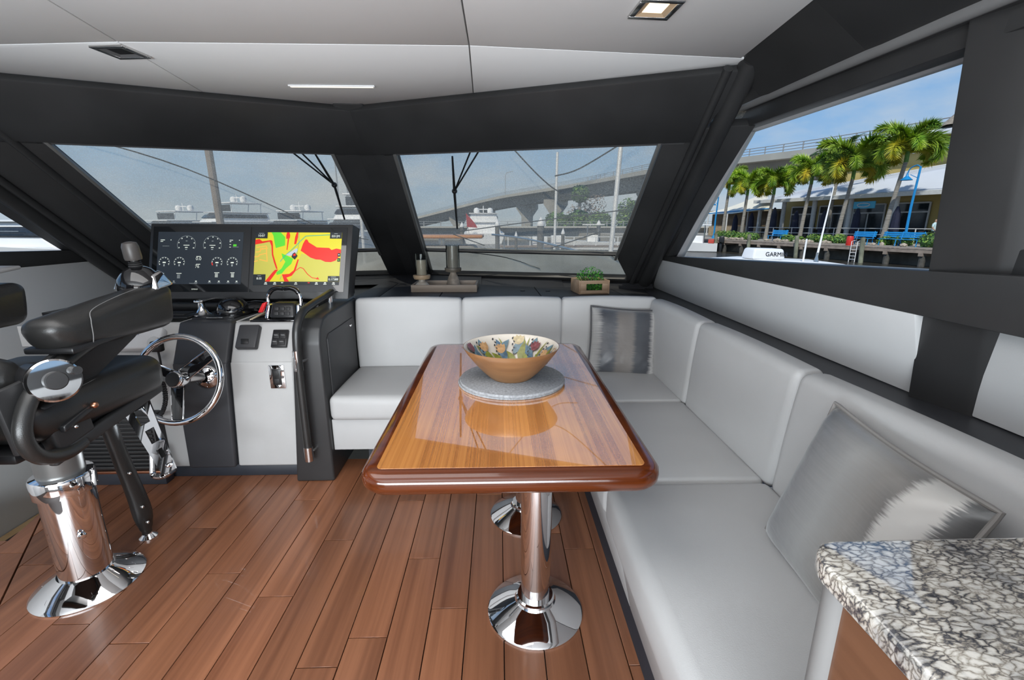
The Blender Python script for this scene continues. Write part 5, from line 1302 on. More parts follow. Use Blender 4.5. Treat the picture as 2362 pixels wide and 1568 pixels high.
# ---- lamp posts
def lamp(label, s, k, h, arm):
    t = thing('street_lamp', label, 'lamp post', dk(s, k, -.12), dang, 'blue lamp posts on the quay')
    for nm, b_ in (('pole', MB().tube([(0, 0, 0), (.02, 0, h * .5), (-.08, 0, h)], [.085, .075, .06], 10)),
                   ('base', MB().lathe([(.20, 0), (.20, .1), (.12, .25), (.09, .5)], (0, 0, 0), 16)),
                   ('arm', MB().tube(spline([(-.08, 0, h - .05), (.15, 0, h + .10), (arm * .8, 0, h - .05), (arm, 0, h - .35)], 5), .035, 8)),
                   ('brace', MB().tube([(-.05, 0, h - .7), (arm * .7, 0, h - .45)], .02, 6)),
                   ('shade', MB().lathe([(.05, 0), (.07, -.15), (.13, -.22), (.34, -.42), (.33, -.43)], (arm, 0, h - .35), 20))):
        o = b_.build(nm, blue); o.parent = t
lamp('tall bright blue lamp post by the near palms', 3.75, 2.7, 4.95, .62)
lamp('smaller blue lamp post at the far end of the dock', 21.2, 2.5, 4.0, .62)
# ---- palms
tr_m = P('palm_trunk', (0.34, 0.31, 0.27), 0.9, var=.35, scale=5, stretch=(.4, .4, 4))
shaft_m = P('palm_crownshaft', (0.14, 0.30, 0.05), 0.5, var=.3)
fr_m = P('palm_frond', (0.40, 0.52, 0.04), 0.5, col2=(0.12, 0.27, 0.02), scale=1.6, rnd=.3)
fr_y = P('palm_frond_yellow', (0.66, 0.52, 0.03), 0.5, col2=(0.28, 0.38, 0.025), scale=1.6, rnd=.2)
fr_d = P('coconut_frond', (0.10, 0.17, 0.03), 0.55, col2=(0.03, 0.075, 0.02), scale=1.6, rnd=.3)
def frond_mesh(name, m, length, droop, fluffy, seed):
    rf_ = random.Random(seed); mb = MB()
    pts = []
    n = 16
    for i in range(n + 1):
        t_ = i / n; an = R(58) - droop * t_ * t_ - .35 * droop * t_
        pts.append(Vector((0, 0, 0)) if i == 0 else pts[-1] + Vector((math.cos(an), 0, math.sin(an))) * (length / n))
    mb.tube(pts, [.035 * (1 - .8 * i / n) for i in range(n + 1)], 5, 0)
    for i in range(1, n + 1):
        for rep in range(3):
            p = pts[i - 1].lerp(pts[i], rep / 3); tdir = (pts[i] - pts[i - 1]).normalized()
            up_ = Vector((0, 1, 0)).cross(tdir) * -1
            ln = length * .27 * (math.sin(math.pi * min(1, .12 + i / n * .9)) ** .6) + .06
            for ang in ((-80, 80, -30, 30, -125, 125) if fluffy else (-80, 80)):
                a = R(ang + rf_.uniform(-18, 18)); side = Vector((0, 1, 0)) * math.sin(a) + up_ * math.cos(a)
                tip = p + (side * .8 + tdir * .7).normalized() * ln * rf_.uniform(.75, 1.1) + Vector((0, 0, -.22 * ln))
                w_ = tdir * .055
                v = [mb.bm.verts.new(q) for q in (p - w_, p + w_, tip)]; mb.bm.faces.new(v)
    me_o = mb.build(name, m, None, 180); me = me_o.data; bpy.data.objects.remove(me_o)
    return me
F1 = [frond_mesh('frond', fr_m, 2.2, d_, True, i) for i, d_ in enumerate((1.5, 2.3, 2.9))]
F2 = [frond_mesh('frond', fr_y, 2.0, d_, True, 9 + i) for i, d_ in enumerate((2.2, 2.9))]
F3 = [frond_mesh('frond', fr_d, 2.5, d_, False, 19 + i) for i, d_ in enumerate((.9, 1.6))]
WIND = dang                                           # the breeze leans fronds along the quay
def palm(label, s, k, ht, lean, scale, seed, coco=False):
    t = thing('palm_tree', label, 'palm tree', dk(s, k, -.12), 0, 'palms along the quay')
    rq = random.Random(seed)
    top = Vector(DD) * (-lean) + Vector((0, 0, ht))
    o = MB().tube(spline([(0, 0, 0), tuple(top * .5 + Vector(DD) * lean * .1), tuple(top)], 5), [.19, .17, .155, .15, .145, .14, .135, .13, .13, .125, .12], 10).build('trunk', tr_m); o.parent = t
    if not coco:
        o = MB().tube([tuple(top - Vector((0, 0, .1))), tuple(top + Vector((0, 0, .5))), tuple(top + Vector((0, 0, .95)))], [.13, .13, .06], 10).build('crownshaft', shaft_m); o.parent = t
    n = 15 if not coco else 16
    for i in range(n):
        az = i * 2.39996 + rq.uniform(-.2, .2)
        lvl = i / n
        me = (F3[i % 2] if coco else (F1[0] if lvl < .3 else F1[1] if lvl < .5 else F1[2] if lvl < .72 else F2[i % 2]))
        f = bpy.data.objects.new('frond', me); COL.objects.link(f); f.parent = t
        f.location = top + Vector((0, 0, .85 - .35 * lvl if not coco else .1))
        tilt = -.35 + .75 * lvl
        f.rotation_euler = (rq.uniform(-.25, .25), tilt, az); f.scale = (scale * rq.uniform(.85, 1.1),) * 3
    return t
palm('first slim palm from the left behind the small lamp', 21.3, 3.6, 4.7, .25, 1.0, 1)
palm('second palm from the left in front of the awning', 18.6, 3.4, 4.1, .2, 1.15, 2)
palm('third palm from the left with low golden fronds', 15.7, 3.4, 4.0, .3, 1.2, 3)
palm('fourth palm with thin upright trunk before the columns', 12.3, 3.5, 4.6, .35, 1.2, 4)
palm('fullest palm in the middle with wide drooping crown', 9.0, 3.4, 4.7, .5, 1.5, 5)
palm('tallest thick trunked palm beside the blue lamp', 5.8, 3.6, 5.5, .6, 1.32, 6)
palm('dark windswept coconut palm behind the middle palm', 12.7, 6.9, 6.4, .3, 1.2, 7, True)
palm('small dark palm far beyond the awning', 33, 9.0, 3.6, .2, .8, 8, True)
# ---- restaurant
rest = thing('restaurant_building', 'long waterfront restaurant with white roof, columns and yellow walls', 'building', dk(5, 9, -.12))
wallY = P('wall_yellow', (0.60, 0.46, 0.17), 0.8, var=.12, scale=.6); roofw = P('roof_white', (0.64, 0.66, 0.70), 0.6, var=.07, scale=.5)
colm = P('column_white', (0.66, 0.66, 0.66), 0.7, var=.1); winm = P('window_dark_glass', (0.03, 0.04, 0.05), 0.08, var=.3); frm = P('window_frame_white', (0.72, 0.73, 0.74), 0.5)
bluew = P('upper_glass_blue', (0.01, 0.10, 0.26), 0.15, var=.3)
dbox(MB(), -16, 21, 11.0, 11.4, -.1, 4.2).build('wall', wallY, rest)
MB().prism([dk(-16, 6.4, 3.50), dk(20.5, 6.4, 3.30), dk(20.5, 12.5, 4.6), dk(-16, 14.5, 8.2)], (0, 0, .12)).build('roof', roofw, rest)
nr_ = 16
for i in range(1, nr_):                                   # courses of the white tile roof
    f_ = i / nr_
    a = dk(-16, 6.4, 3.62).lerp(dk(-16, 14.5, 8.32), f_); b_ = dk(20.5, 6.4, 3.42).lerp(dk(20.5, 12.5, 4.72), f_)
    MB().tube([a, b_], .022, 4).build('roof_course', roofw, rest)
dbox(MB(), -16, 20.5, 6.3, 6.55, 3.26, 3.56).build('eave_board', colm, rest)
for s in (20.6, 17.8, 14.6, 11.3, 7.8, 4.2, .5): MB().tube([dk(s, 7.4, -.1), dk(s, 7.4, 3.5)], .19, 12).build('column', colm, rest)
for s in (18.6, 15.5, 12.2, 8.9, 5.2, 1.6):
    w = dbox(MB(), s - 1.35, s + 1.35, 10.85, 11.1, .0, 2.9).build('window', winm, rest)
    for a, b_, c, d_ in ((-1.38, -1.28, 0, 2.95), (1.28, 1.38, 0, 2.95), (-.05, .05, 0, 2.2), (-1.3, 1.3, 2.15, 2.27), (-1.3, 1.3, 2.86, 2.98)):
        dbox(MB(), s + a, s + b_, 10.8, 10.9, c, d_).build('frame_bar', frm, w)
dbox(MB(), -16, 18, 13.5, 13.7, 3.5, 8.3).build('upper_wall', wallY, rest)
dbox(MB(), -2, 14.5, 13.25, 13.4, 7.1, 7.95).build('upper_window_band', bluew, rest)
for s in (-1, 2, 5, 8, 11, 14): dbox(MB(), s - .06, s + .06, 13.1, 13.26, 7.0, 8.0).build('mullion', frm, rest)
MB().prism([dk(-6, 12.2, 7.95), dk(15.5, 12.2, 8.05), dk(14, 14.5, 8.75), dk(10.8, 15.8, 9.35), dk(-6, 15.8, 9.2)], (0, 0, .18)).build('upper_roof', roofw, rest)
MB().lathe([(1.8, 0), (1.0, .9), (0, 1.7)], dk(8.6, 15, 8.9), 8).build('turret_roof', P('shingle_tan', (0.40, 0.34, 0.27), 0.9, var=.4, scale=5), rest)
tag(MB().box(dk(9.9, 7.0, 2.75), (.1, 1.7, .55), .02, rot=Matrix.Rotation(dang - R(90), 3, 'Z')).build('hanging_sign', P('sign_blue', (0.08, 0.45, 0.68), 0.5)), 'light blue oval emblem sign hung under the restaurant eave', 'sign')
sg = bpy.data.objects['hanging_sign']
o = MB().tube([dk(9.9, 6.9, 2.75) + DD * .5 * math.cos(a / 12 * 6.283) + Vector((0, 0, .14 * math.sin(a / 12 * 6.283))) for a in range(12)], .035, 5, closed=True).build('emblem', frm); attach(o, sg)
# terrace rail
t = thing('terrace_railing', 'white tube railing along the restaurant terrace', 'railing', dk(8, 5.6, -.12))
for s in range(-3, 21, 2): MB().tube([dk(s, 5.6, -.1), dk(s, 5.6, .95)], .035, 6).build('post', colm, t)
for z in (.95, .5): MB().tube([dk(-4, 5.6, z), dk(20, 5.6, z)], .030, 6).build('rail', colm, t)
# closed umbrellas
navy = P('umbrella_navy', (0.012, 0.016, 0.045), 0.8, var=.3, scale=6)
for i, (s, h) in enumerate(((22.3, 2.35), (20.2, 2.5), (17.5, 2.9), (15.1, 2.55), (12.4, 2.5), (9.6, 2.6), (6.7, 2.65))):
    t = thing('patio_umbrella', 'closed navy patio umbrella, %s along the terrace' % ['furthest', 'second furthest', 'third furthest', 'middle', 'third nearest', 'second nearest', 'nearest'][i], 'umbrella', dk(s, 6, -.12), 0, 'closed navy umbrellas')
    o = MB().tube([(0, 0, 0), (0, 0, h)], .03, 6).build('pole', railm); o.parent = t
    o = MB().lathe([(.08, .35), (.27, .42), (.31, 1.0), (.24, h * .8), (.07, h)], (0, 0, 0), 8).build('canopy', navy, None, 20); o.parent = t
# tables and chairs inside the terrace, too small to tell apart
mb = MB()
for i in range(46):
    c = dk(rg.uniform(3, 21), rg.uniform(7, 10), .35); mb.box(c, (.5, .5, .06), 0, 1); mb.box(c + Vector((0, 0, -.2)), (.06, .06, .45)); mb.box(c + Vector((.3, .3, .2)), (.4, .06, .5))
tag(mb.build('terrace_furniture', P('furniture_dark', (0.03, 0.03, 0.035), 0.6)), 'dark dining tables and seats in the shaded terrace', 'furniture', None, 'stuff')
# awning at the far left
t = thing('sail_awning', 'cream stretched awning with blue edge at the far end of the terrace', 'awning', dk(25, 6, 2))
mb = MB(); A0 = [dk(30, 5.6, 2.25), dk(22.3, 9.5, 4.5), dk(17.8, 6.0, 2.75), dk(22, 5.2, 2.3)]
nA = 8
for i in range(nA):
    a, b_ = i / nA, (i + 1) / nA
    for p0, p1, q0, q1 in ((A0[0], A0[3], A0[1], A0[2]),):
        def sp_(u, v): p = p0.lerp(q0, u).lerp(p1.lerp(q1, u), v); p.z -= .5 * math.sin(math.pi * u) * (1 - v) ; return p
        for j in range(4): mb.poly([sp_(a, j / 4), sp_(b_, j / 4), sp_(b_, (j + 1) / 4), sp_(a, (j + 1) / 4)])
mb.build('canopy', P('awning_cream', (0.84, 0.78, 0.64), 0.7, var=.1), t)
MB().tube([dk(30, 5.5, 2.15), dk(24, 5.7, 2.5), dk(17.8, 5.9, 2.7)], .06, 6).build('edge_trim', blue, t)
for s in (29, 24, 19.5): MB().tube([dk(s, 6.2, -.1), dk(s, 6.2, 2.6)], .07, 8).build('post', colm, t)
t = thing('bar_hut', 'low open bar hut with dark interior under the cream awning', 'building', dk(25.5, 10, -.12))
dbox(MB(), 21.2, 31, 10.5, 12.5, -.1, 2.6).build('wall', P('hut_inner_shade', (0.16, 0.115, 0.07), .8, var=.4, scale=1.5), t)  # dark brown box paints the shade inside the hut
dbox(MB(), 21, 31.2, 9.6, 12.8, 2.6, 2.8).build('roof', P('hut_roof', (0.42, 0.36, 0.26), .9, var=.3), t)
dbox(MB(), 21.6, 30.5, 9.7, 10.2, -.1, 1.0).build('counter', P('hut_counter', (0.45, 0.33, 0.2), .7, var=.3), t)
for s in (21.4, 24.5, 27.6, 30.8): MB().tube([dk(s, 9.7, -.1), dk(s, 9.7, 2.6)], .08, 8).build('post', colm, t)
# person at the right end of the terrace
def person(label, loc, rz, shirt):
    me = bpy.data.meshes.new('body')
    J = [(0, 0, .95), (0, 0, 1.12), (0, 0, 1.40), (0, 0, 1.50), (0, .02, 1.60), (.19, 0, 1.40), (.27, .02, 1.14), (.24, .20, .98), (-.19, 0, 1.40), (-.27, .02, 1.14), (-.24, .18, .98), (.10, 0, .88), (.11, .02, .48), (.11, 0, .08), (.11, .14, .04), (-.10, 0, .88), (-.11, .0, .48), (-.11, 0, .08), (-.11, .14, .04), (0, .015, 1.70)]
    E = [(0, 1), (1, 2), (2, 3), (3, 4), (4, 19), (2, 5), (5, 6), (6, 7), (2, 8), (8, 9), (9, 10), (0, 11), (11, 12), (12, 13), (13, 14), (0, 15), (15, 16), (16, 17), (17, 18)]
    rad_ = [.16, .15, .17, .065, .10, .075, .05, .04, .075, .05, .04, .10, .065, .045, .045, .10, .065, .045, .045, .085]
    me.from_pydata(J, E, [])
    o = bpy.data.objects.new('person', me); COL.objects.link(o)
    m_ = o.modifiers.new('skin', 'SKIN')
    for v, r0 in zip(me.skin_vertices[0].data, rad_): v.radius = (r0, r0 * .8)
    me.skin_vertices[0].data[0].use_root = True
    o.modifiers.new('sub', 'SUBSURF').levels = 2
    dg = bpy.context.evaluated_depsgraph_get(); me2 = bpy.data.meshes.new_from_object(o.evaluated_get(dg)); o.modifiers.clear(); o.data = me2
    sk = P('skin_tone', (0.42, 0.25, 0.17), 0.6); sh = P('shirt_pale_blue', shirt, 0.8); tr2 = P('trousers_dark', (0.05, 0.05, 0.07), 0.8); ha = P('cap_dark', (0.02, 0.03, 0.06), 0.8)
    for m2 in (sk, sh, tr2, ha): me2.materials.append(m2)
    for p in me2.polygons:
        z = p.center.z; x = abs(p.center.x); p.use_smooth = True
        p.material_index = 2 if z < .97 else 1 if (z < 1.50 and not (x > .215 and z < 1.22)) else 3 if z > 1.69 else 0
    o.location = loc; o.rotation_euler = (0, 0, rz)
    tag(o, label, 'person'); return o
person('person in a pale blue shirt and dark cap on the terrace', dk(3.3, 4.6, -.12), R(200), (0.55, 0.72, 0.74))
# ---- bridge: piers, box girder, parapet rail on a curved line
br = thing('road_bridge', 'curved concrete road bridge rising behind the marina', 'bridge', (20, 130, 0))
path = [(-48, 222, 1.5), (-36, 214, 4.2), (-26, 206, 6.2), (-12.2, 193, 8.9), (0.5, 172, 10.7), (11, 155, 11.5), (19.2, 139, 11.9), (26, 118, 12.0), (31.0, 97.5, 11.9), (35.8, 84, 11.7), (38.5, 78, 11.5), (41.5, 62, 10.7), (43.3, 50, 10.2), (46, 30, 9.5), (48, 5, 8)]
sp = spline(path, 5)
def ribbon(offs, name, m):
    mb = MB()
    prev = None
    for i, p in enumerate(sp):
        t_ = (sp[min(i + 1, len(sp) - 1)] - sp[max(i - 1, 0)]); t_.z = 0; t_.normalize(); nx = Vector((-t_.y, t_.x, 0))
        ring_ = [mb.bm.verts.new(p + nx * a + Vector((0, 0, b_))) for a, b_ in offs]
        if prev:
            for k in range(len(offs)): mb.bm.faces.new((prev[k], prev[(k + 1) % len(offs)], ring_[(k + 1) % len(offs)], ring_[k]))
        prev = ring_
    bmesh.ops.recalc_face_normals(mb.bm, faces=list(mb.bm.faces))
    return mb.build(name, m, br)
ribbon([(-1, -.9), (-1, 0), (-.7, 0), (-.7, -.7), (8.7, -.7), (8.7, 0), (9, 0), (9, -.9)], 'deck_parapet', P('parapet', (0.50, 0.48, 0.43), 0.85, var=.15, scale=.2))
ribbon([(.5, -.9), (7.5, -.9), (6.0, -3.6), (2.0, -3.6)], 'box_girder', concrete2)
for h in (.4, .8, 1.15): MB().tube([p + Vector((0, 0, h)) for p in sp], .055, 4).build('hand_rail', railm, br)
acc = 0
for i in range(len(sp) - 1):
    n_ = max(1, int((sp[i + 1] - sp[i]).length / 2.2))
    if sp[i].y > 130: continue
    for k in range(n_):
        p = sp[i].lerp(sp[i + 1], k / n_); MB().box(p + Vector((0, 0, .58)), (.12, .12, 1.2)).build('rail_post', railm, br)
for (x, y, ht, w_) in ((17.2, 146, 7.6, 3.6), (9.6, 166, 7.0, 3.6), (-5.5, 188, 5.5, 3.4), (-18, 203, 3.6, 3.2), (34, 106, 8.2, 3.6), (47, 62, 7, 3.4)):
    mb = MB(); mb.prism([(x - w_ * .45, y, -1.3), (x + w_ * .45, y, -1.3), (x + w_ * .45, y, ht - 3.2), (x + w_ * .95, y, ht - .6), (x + w_ * .95, y, ht + .9), (x - w_ * .95, y, ht + .9), (x - w_ * .95, y, ht - .6), (x - w_ * .45, y, ht - 3.2)], (1.0, 2.6, 0)); mb.build('pier', concrete, br)
for x, y, z in ((2.5, 171, 10.6), (34.5, 87, 11.6)):
    t = thing('street_light', 'slender street light on the bridge, %s' % ('far span' if y > 100 else 'near span'), 'street light', (x, y, z), 0, 'street lights on the bridge')
    o = MB().tube([(0, 0, 0), (0, 0, 7), (.4, 0, 8), (2, 0, 8.4)], .11, 6).build('pole', railm); o.parent = t
    o = MB().box((2.2, 0, 8.4), (1.0, .3, .15)).build('lamp_head', railm); o.parent = t
# ---- marina across the water: far dock, seawall, trees
far = thing('far_seawall', 'low concrete seawall and dock across the basin', 'seawall', (5, 70, -1.2))
MB().box((10, 76, -.15), (70, 3, 2.1)).build('wall', concrete, far)
MB().box((10, 74, .78), (70, 1.2, .22)).build('cap', P('cap_pale', (0.55, 0.53, 0.48), 0.8), far)
for k in range(24): MB().box((-22 + k * 2.6, 74, 1.25), (.12, .12, .8)).build('rail_post', railm, far)
for z in (1.3, 1.62): MB().box((10, 74, z), (70, .06, .06)).build('rail', railm, far)
tm = [P('tree_green', (0.10, 0.22, 0.03), 0.7, var=.5, scale=.6), P('tree_light', (0.19, 0.30, 0.06), 0.7, var=.4, scale=.6), P('tree_dark', (0.03, 0.08, 0.02), 0.8, var=.4)]
dry = [P('dry_twig', (0.30, 0.22, 0.16), 0.9, var=.4)] * 3
def tree(label, c, rx, rz_, n, mats, size=.32):
    t = thing('shore_tree', label, 'tree', (c[0], c[1], -.6), 0, 'trees on the far shore')
    mb = MB()
    for i in range(7):
        q = (rg.uniform(-.6, .6) * rx, rg.uniform(-.4, .4) * rx, rg.uniform(.35, .75) * rz_)
        leafball(mb, q, (rx * .55, rx * .5, rz_ * .42), n // 7, size, rg)
    o = mb.build('crown', mats, None, 180); o.parent = t; o['kind'] = 'stuff'
    o = MB().tube([(0, 0, 0), (.1, 0, rz_ * .6)], [.25, .12], 7).build('trunk', tr_m); o.parent = t
for i, (x, y, rx, rz_, lb) in enumerate(((10.5, 84, 2.6, 3.4, 'low green tree left end of the far shore'), (14.5, 86, 3.0, 4.2, 'round green tree under the near bridge span'), (18.5, 85, 3.0, 4.0, 'green tree beside the tall pole on the far shore'), (23, 82, 3.6, 6.0, 'large light green tree at the right windscreen edge'), (26.5, 78, 3.8, 6.8, 'tall green tree right of the near bridge pier'))):
    tree(lb, (x, y), rx, rz_, 2300, tm)
tree('bare brown tree below the bridge on the far shore', (16.5, 90), 3.4, 6.6, 1300, dry, .22)
t = thing('cabbage_palm', 'round headed palm standing above the far shore trees', 'palm tree', (15.0, 88, -.6))
o = MB().tube([(0, 0, 0), (0, 0, 6.6)], .28, 8).build('trunk', tr_m); o.parent = t
mb = MB(); leafball(mb, (0, 0, 7.2), (1.7, 1.7, 1.6), 900, .34, rg); o = mb.build('crown', tm, None, 180); o.parent = t; o['kind'] = 'stuff'
# far pilings with white caps
wcap = P('pile_cap_white', (0.8, 0.8, 0.8), 0.5); pgrey = P('pile_grey', (0.17, 0.16, 0.145), 0.85, var=.4)
for i, (x, y, ht, r_) in enumerate(((-.1, 36, 1.15, .17), (2.28, 25.6, 1.2, .19), (1.4, 38, .25, .12), (5.2, 38, .5, .14), (10.2, 48, 1.2, .2), (-3.4, 44, 1.0, .18))):
    t = thing('white_capped_piling', ['slim white capped piling left of the pole', 'thick white capped piling nearest the bow', 'short piling end between the two white caps', 'low piling before the far dock', 'piling behind the small fishing boat', 'piling beside the white yacht stern'][i], 'piling', (x, y, -1.2), 0, 'pilings in the basin')
    o = MB().tube([(0, 0, -.5), (0, 0, ht + 1.2)], r_, 12).build('post', pgrey); o.parent = t
    o = MB().lathe([(r_ * 1.12, 0), (r_ * 1.12, .12), (0, .5)], (0, 0, ht + 1.18), 16).build('cap', wcap); o.parent = t
fd = thing('floating_dock', 'grey timber finger dock with rails in the basin', 'dock', (6, 40, -1.2))
MB().box((6.5, 41, -.62), (13, 1.4, .16), .02).build('deck', dw, fd)
for k in range(7): MB().box((.8 + k * 1.9, 40.4, -.2), (.08, .08, .8)).build('rail_post', boat_w, fd)
MB().box((6.5, 40.4, .2), (12, .05, .05)).build('rail', boat_w, fd)
MB().box((3.6, 41.2, -.15), (1.3, .7, .75), .05).build('dock_box', boat_w, fd)
MB().box((5.2, 41.2, -.1), (1.2, .7, .8), .05).build('dock_box', boat_w, fd)
# ---- boats
def loft(mb, secs, mi=0):
    """secs: list of rings (same count) closed by caps"""
    rings = [[mb.bm.verts.new(p) for p in r] for r in secs]
    n = len(rings[0]); fs = []
    for A_, B_ in zip(rings, rings[1:]):
        for k in range(n): fs.append(mb.bm.faces.new((A_[k], A_[(k + 1) % n], B_[(k + 1) % n], B_[k])))
    fs.append(mb.bm.faces.new(rings[0][::-1])); fs.append(mb.bm.faces.new(rings[-1]))
    for f in fs: f.material_index = mi
    bmesh.ops.recalc_face_normals(mb.bm, faces=fs)
    return mb
def hull_mesh(L, B, fb):
    secs = []
    for i in range(11):
        t_ = i / 10; y = -L / 2 + L * t_
        w_ = B / 2 * (1 - max(0, (t_ - .45) / .55) ** 2.2) + .02; sh = fb * (1 + .45 * t_ ** 2)
        secs.append([(-w_, y + .06 * L * t_, sh), (-w_ * .86, y, .05), (0, y, -.35), (w_ * .86, y, .05), (w_, y + .06 * L * t_, sh)])
    return loft(MB(), secs)
def cabin(mb, x, y0, y1, z0, z1, rf_, rb, tap=.86, mi=0):
    a = [(-x, y0, z0), (x, y0, z0), (x, y1, z0), (-x, y1, z0)]; b_ = [(-x * tap, y0 + rb, z1), (x * tap, y0 + rb, z1), (x * tap, y1 - rf_, z1), (-x * tap, y1 - rf_, z1)]
    mb.hexa(a + b_, .12, 3, mi); return mb
def yacht(label, loc, rz, L, B, fb, decks, hard=True, domes=2, flag=False, mast=False, group='white motor yachts in the marina'):
    t = thing('motor_yacht', label, 'yacht', loc, rz, group)
    def p(b_, nm, m): o = b_.build(nm, m, None, 40); o.parent = t; return o
    p(hull_mesh(L, B, fb), 'hull', boat_w)
    p(MB().box((0, 0, fb * 1.02), (B * .72, L * .8, .08)), 'deck', boat_w)
    z = fb; y0, y1 = -L * .36, L * .22; x = B * .43
    for i in range(decks):
        h = 1.35 if i == 0 else 1.05
        p(cabin(MB(), x, y0, y1, z, z + h, h * 1.1, .15), 'superstructure', boat_w)
        p(cabin(MB(), x * .985 + .03, y0 + .35, y1 - .25, z + h * .40, z + h * .82, h * .45, .05, .93), 'window_band', boat_g)
        p(MB().box((0, (y0 + y1) / 2 - .4, z + h + .04), (x * 1.95, (y1 - y0) * .92, .10), .04), 'roof_edge', boat_w)
        z += h + .06; y0 += L * .03; y1 -= L * .09; x *= .86
    if hard:
        for sx in (-1, 1):
            for yy in (y0 + .5, y1 - .9): p(MB().tube([(sx * x * .85, yy, z), (sx * x * .8, yy - .15, z + 1.05)], .05, 6), 'hardtop_post', boat_w)
        p(MB().box((0, (y0 + y1) / 2 - .2, z + 1.1), (x * 2.0, (y1 - y0) * .8, .14), .06, 3), 'hardtop', boat_w)
        p(MB().box((0, y1 - .8, z + .5), (x * 1.7, .05, .75)), 'enclosure_screen', boat_g)
        z += 1.2
    for k in range(domes):
        p(MB().lathe([(.22, 0), (.36, .12), (.40, .38), (.30, .66), (0, .78)], ((-1) ** k * x * .55, (y0 + y1) / 2 - .1 - .2 * k, z), 16), 'radar_dome', boat_w)
    p(MB().tube([(0, (y0 + y1) / 2, z), (0, (y0 + y1) / 2, z + 1.0)], .06, 6), 'mast', boat_w)
    p(MB().box((0, (y0 + y1) / 2, z + .55), (1.3, .16, .12), .03), 'radar_bar', boat_w)
    for sx in (-1, 1):
        pts = [(sx * B * .47 * (1 - max(0, (k / 8 - .45) / .55) ** 2.2) * .97, -L * .2 + L * .68 * k / 8 * .98, fb * 1.25 + .55) for k in range(9)]
        p(MB().tube(pts, .025, 5), 'bow_rail', M['steel'])
    if mast:
        for sx in (-1, 1): p(MB().tube([(sx * x * .9, y0 + .5, z - .8), (sx * x * 1.4, y0, z + 6)], .03, 5), 'outrigger', railm)
    if flag:
        p(MB().tube([(-B * .36, -L * .47, fb), (-B * .42, -L * .52, fb + 2.6)], .03, 6), 'flag_staff', M['steel'])
        p(MB().prism([(-B * .42, -L * .52, fb + 2.5), (-B * .40, -L * .51, fb + .8), (-B * .15, -L * .50, fb + .7), (-B * .20, -L * .51, fb + 1.2)], (0, .03, 0)), 'flag', P('flag_red', (0.55, 0.03, 0.03), 0.7))
    return t
yacht('white yacht with dark saloon windows seen through the left side window', (-26.8, 27.5, WZ), R(78), 13, 4.4, 1.25, 1, False, 0)
yacht('white yacht behind, at the edge of the left side window', (-44, 34, WZ), R(80), 15, 4.8, 1.3, 2)
yacht('low express yacht left behind the chart display', (-41.5, 62, WZ), R(160), 14, 4.6, 1.5, 1)
yacht('yacht with dark enclosed flybridge behind the display', (-33.0, 58, WZ), R(150), 15, 4.8, 1.3, 2, True, 2)
yacht('sport yacht to the right above the chart display', (-25.5, 60, WZ), R(170), 14, 4.6, 1.5, 1, True, 2)
yacht('large white flybridge yacht bow-on left of the mullion', (-12.6, 44, WZ), R(176), 14, 5.2, 1.5, 2, True, 1)
yacht('white yacht stern with red flag under the bridge', (-2.1, 66, WZ), R(2), 13, 5.2, 1.3, 2, False, 2, True)
def skiff(label, loc, rz, L, B, motor, ttop):
    t = thing('fishing_boat', label, 'boat', loc, rz, 'small open boats')
    def p(b_, nm, m): o = b_.build(nm, m, None, 40); o.parent = t; return o
    p(hull_mesh(L, B, .75), 'hull', boat_w)
    p(MB().box((0, -.2, 1.0), (B * .38, 1.1, .85), .08), 'console', boat_w)
    p(MB().hexa([(-.35, .30, 1.4), (.35, .30, 1.4), (.35, .34, 1.4), (-.35, .34, 1.4), (-.3, .12, 1.85), (.3, .12, 1.85), (.3, .16, 1.85), (-.3, .16, 1.85)]), 'windscreen', boat_g)
    if ttop:
        for sx in (-1, 1):
            for yy in (-.8, .3): p(MB().tube([(sx * .55, yy, .7), (sx * .5, yy, 2.35)], .03, 6), 'top_post', M['steel'])
        p(MB().box((0, -.3, 2.4), (1.7, 2.1, .09), .03), 'canopy', boat_w)
    p(MB().box((0, -L * .36, .95), (B * .6, .5, .35), .06), 'seat', P('seat_red', (0.5, .06, .04), .6) if motor else boat_w)
    if motor:
        p(MB().hexa([(-.24, -L * .5 - .55, .75), (.24, -L * .5 - .55, .75), (.24, -L * .5 - .05, .85), (-.24, -L * .5 - .05, .85), (-.18, -L * .5 - .5, 1.45), (.18, -L * .5 - .5, 1.45), (.18, -L * .5 - .1, 1.4), (-.18, -L * .5 - .1, 1.4)], .08, 3), 'outboard', M['black'])
        p(MB().box((0, -L * .5 - .25, .2), (.14, .25, 1.2), .03), 'outboard_leg', M['black'])
    return t
skiff('small white motorboat with black outboard by the far dock end', (18.2, 43.2, WZ), R(64), 4.0, 1.7, True, True)
skiff('small white fishing boat in the basin right of the pole', (9.0, 46.0, WZ), R(75), 6.0, 2.3, False, True)
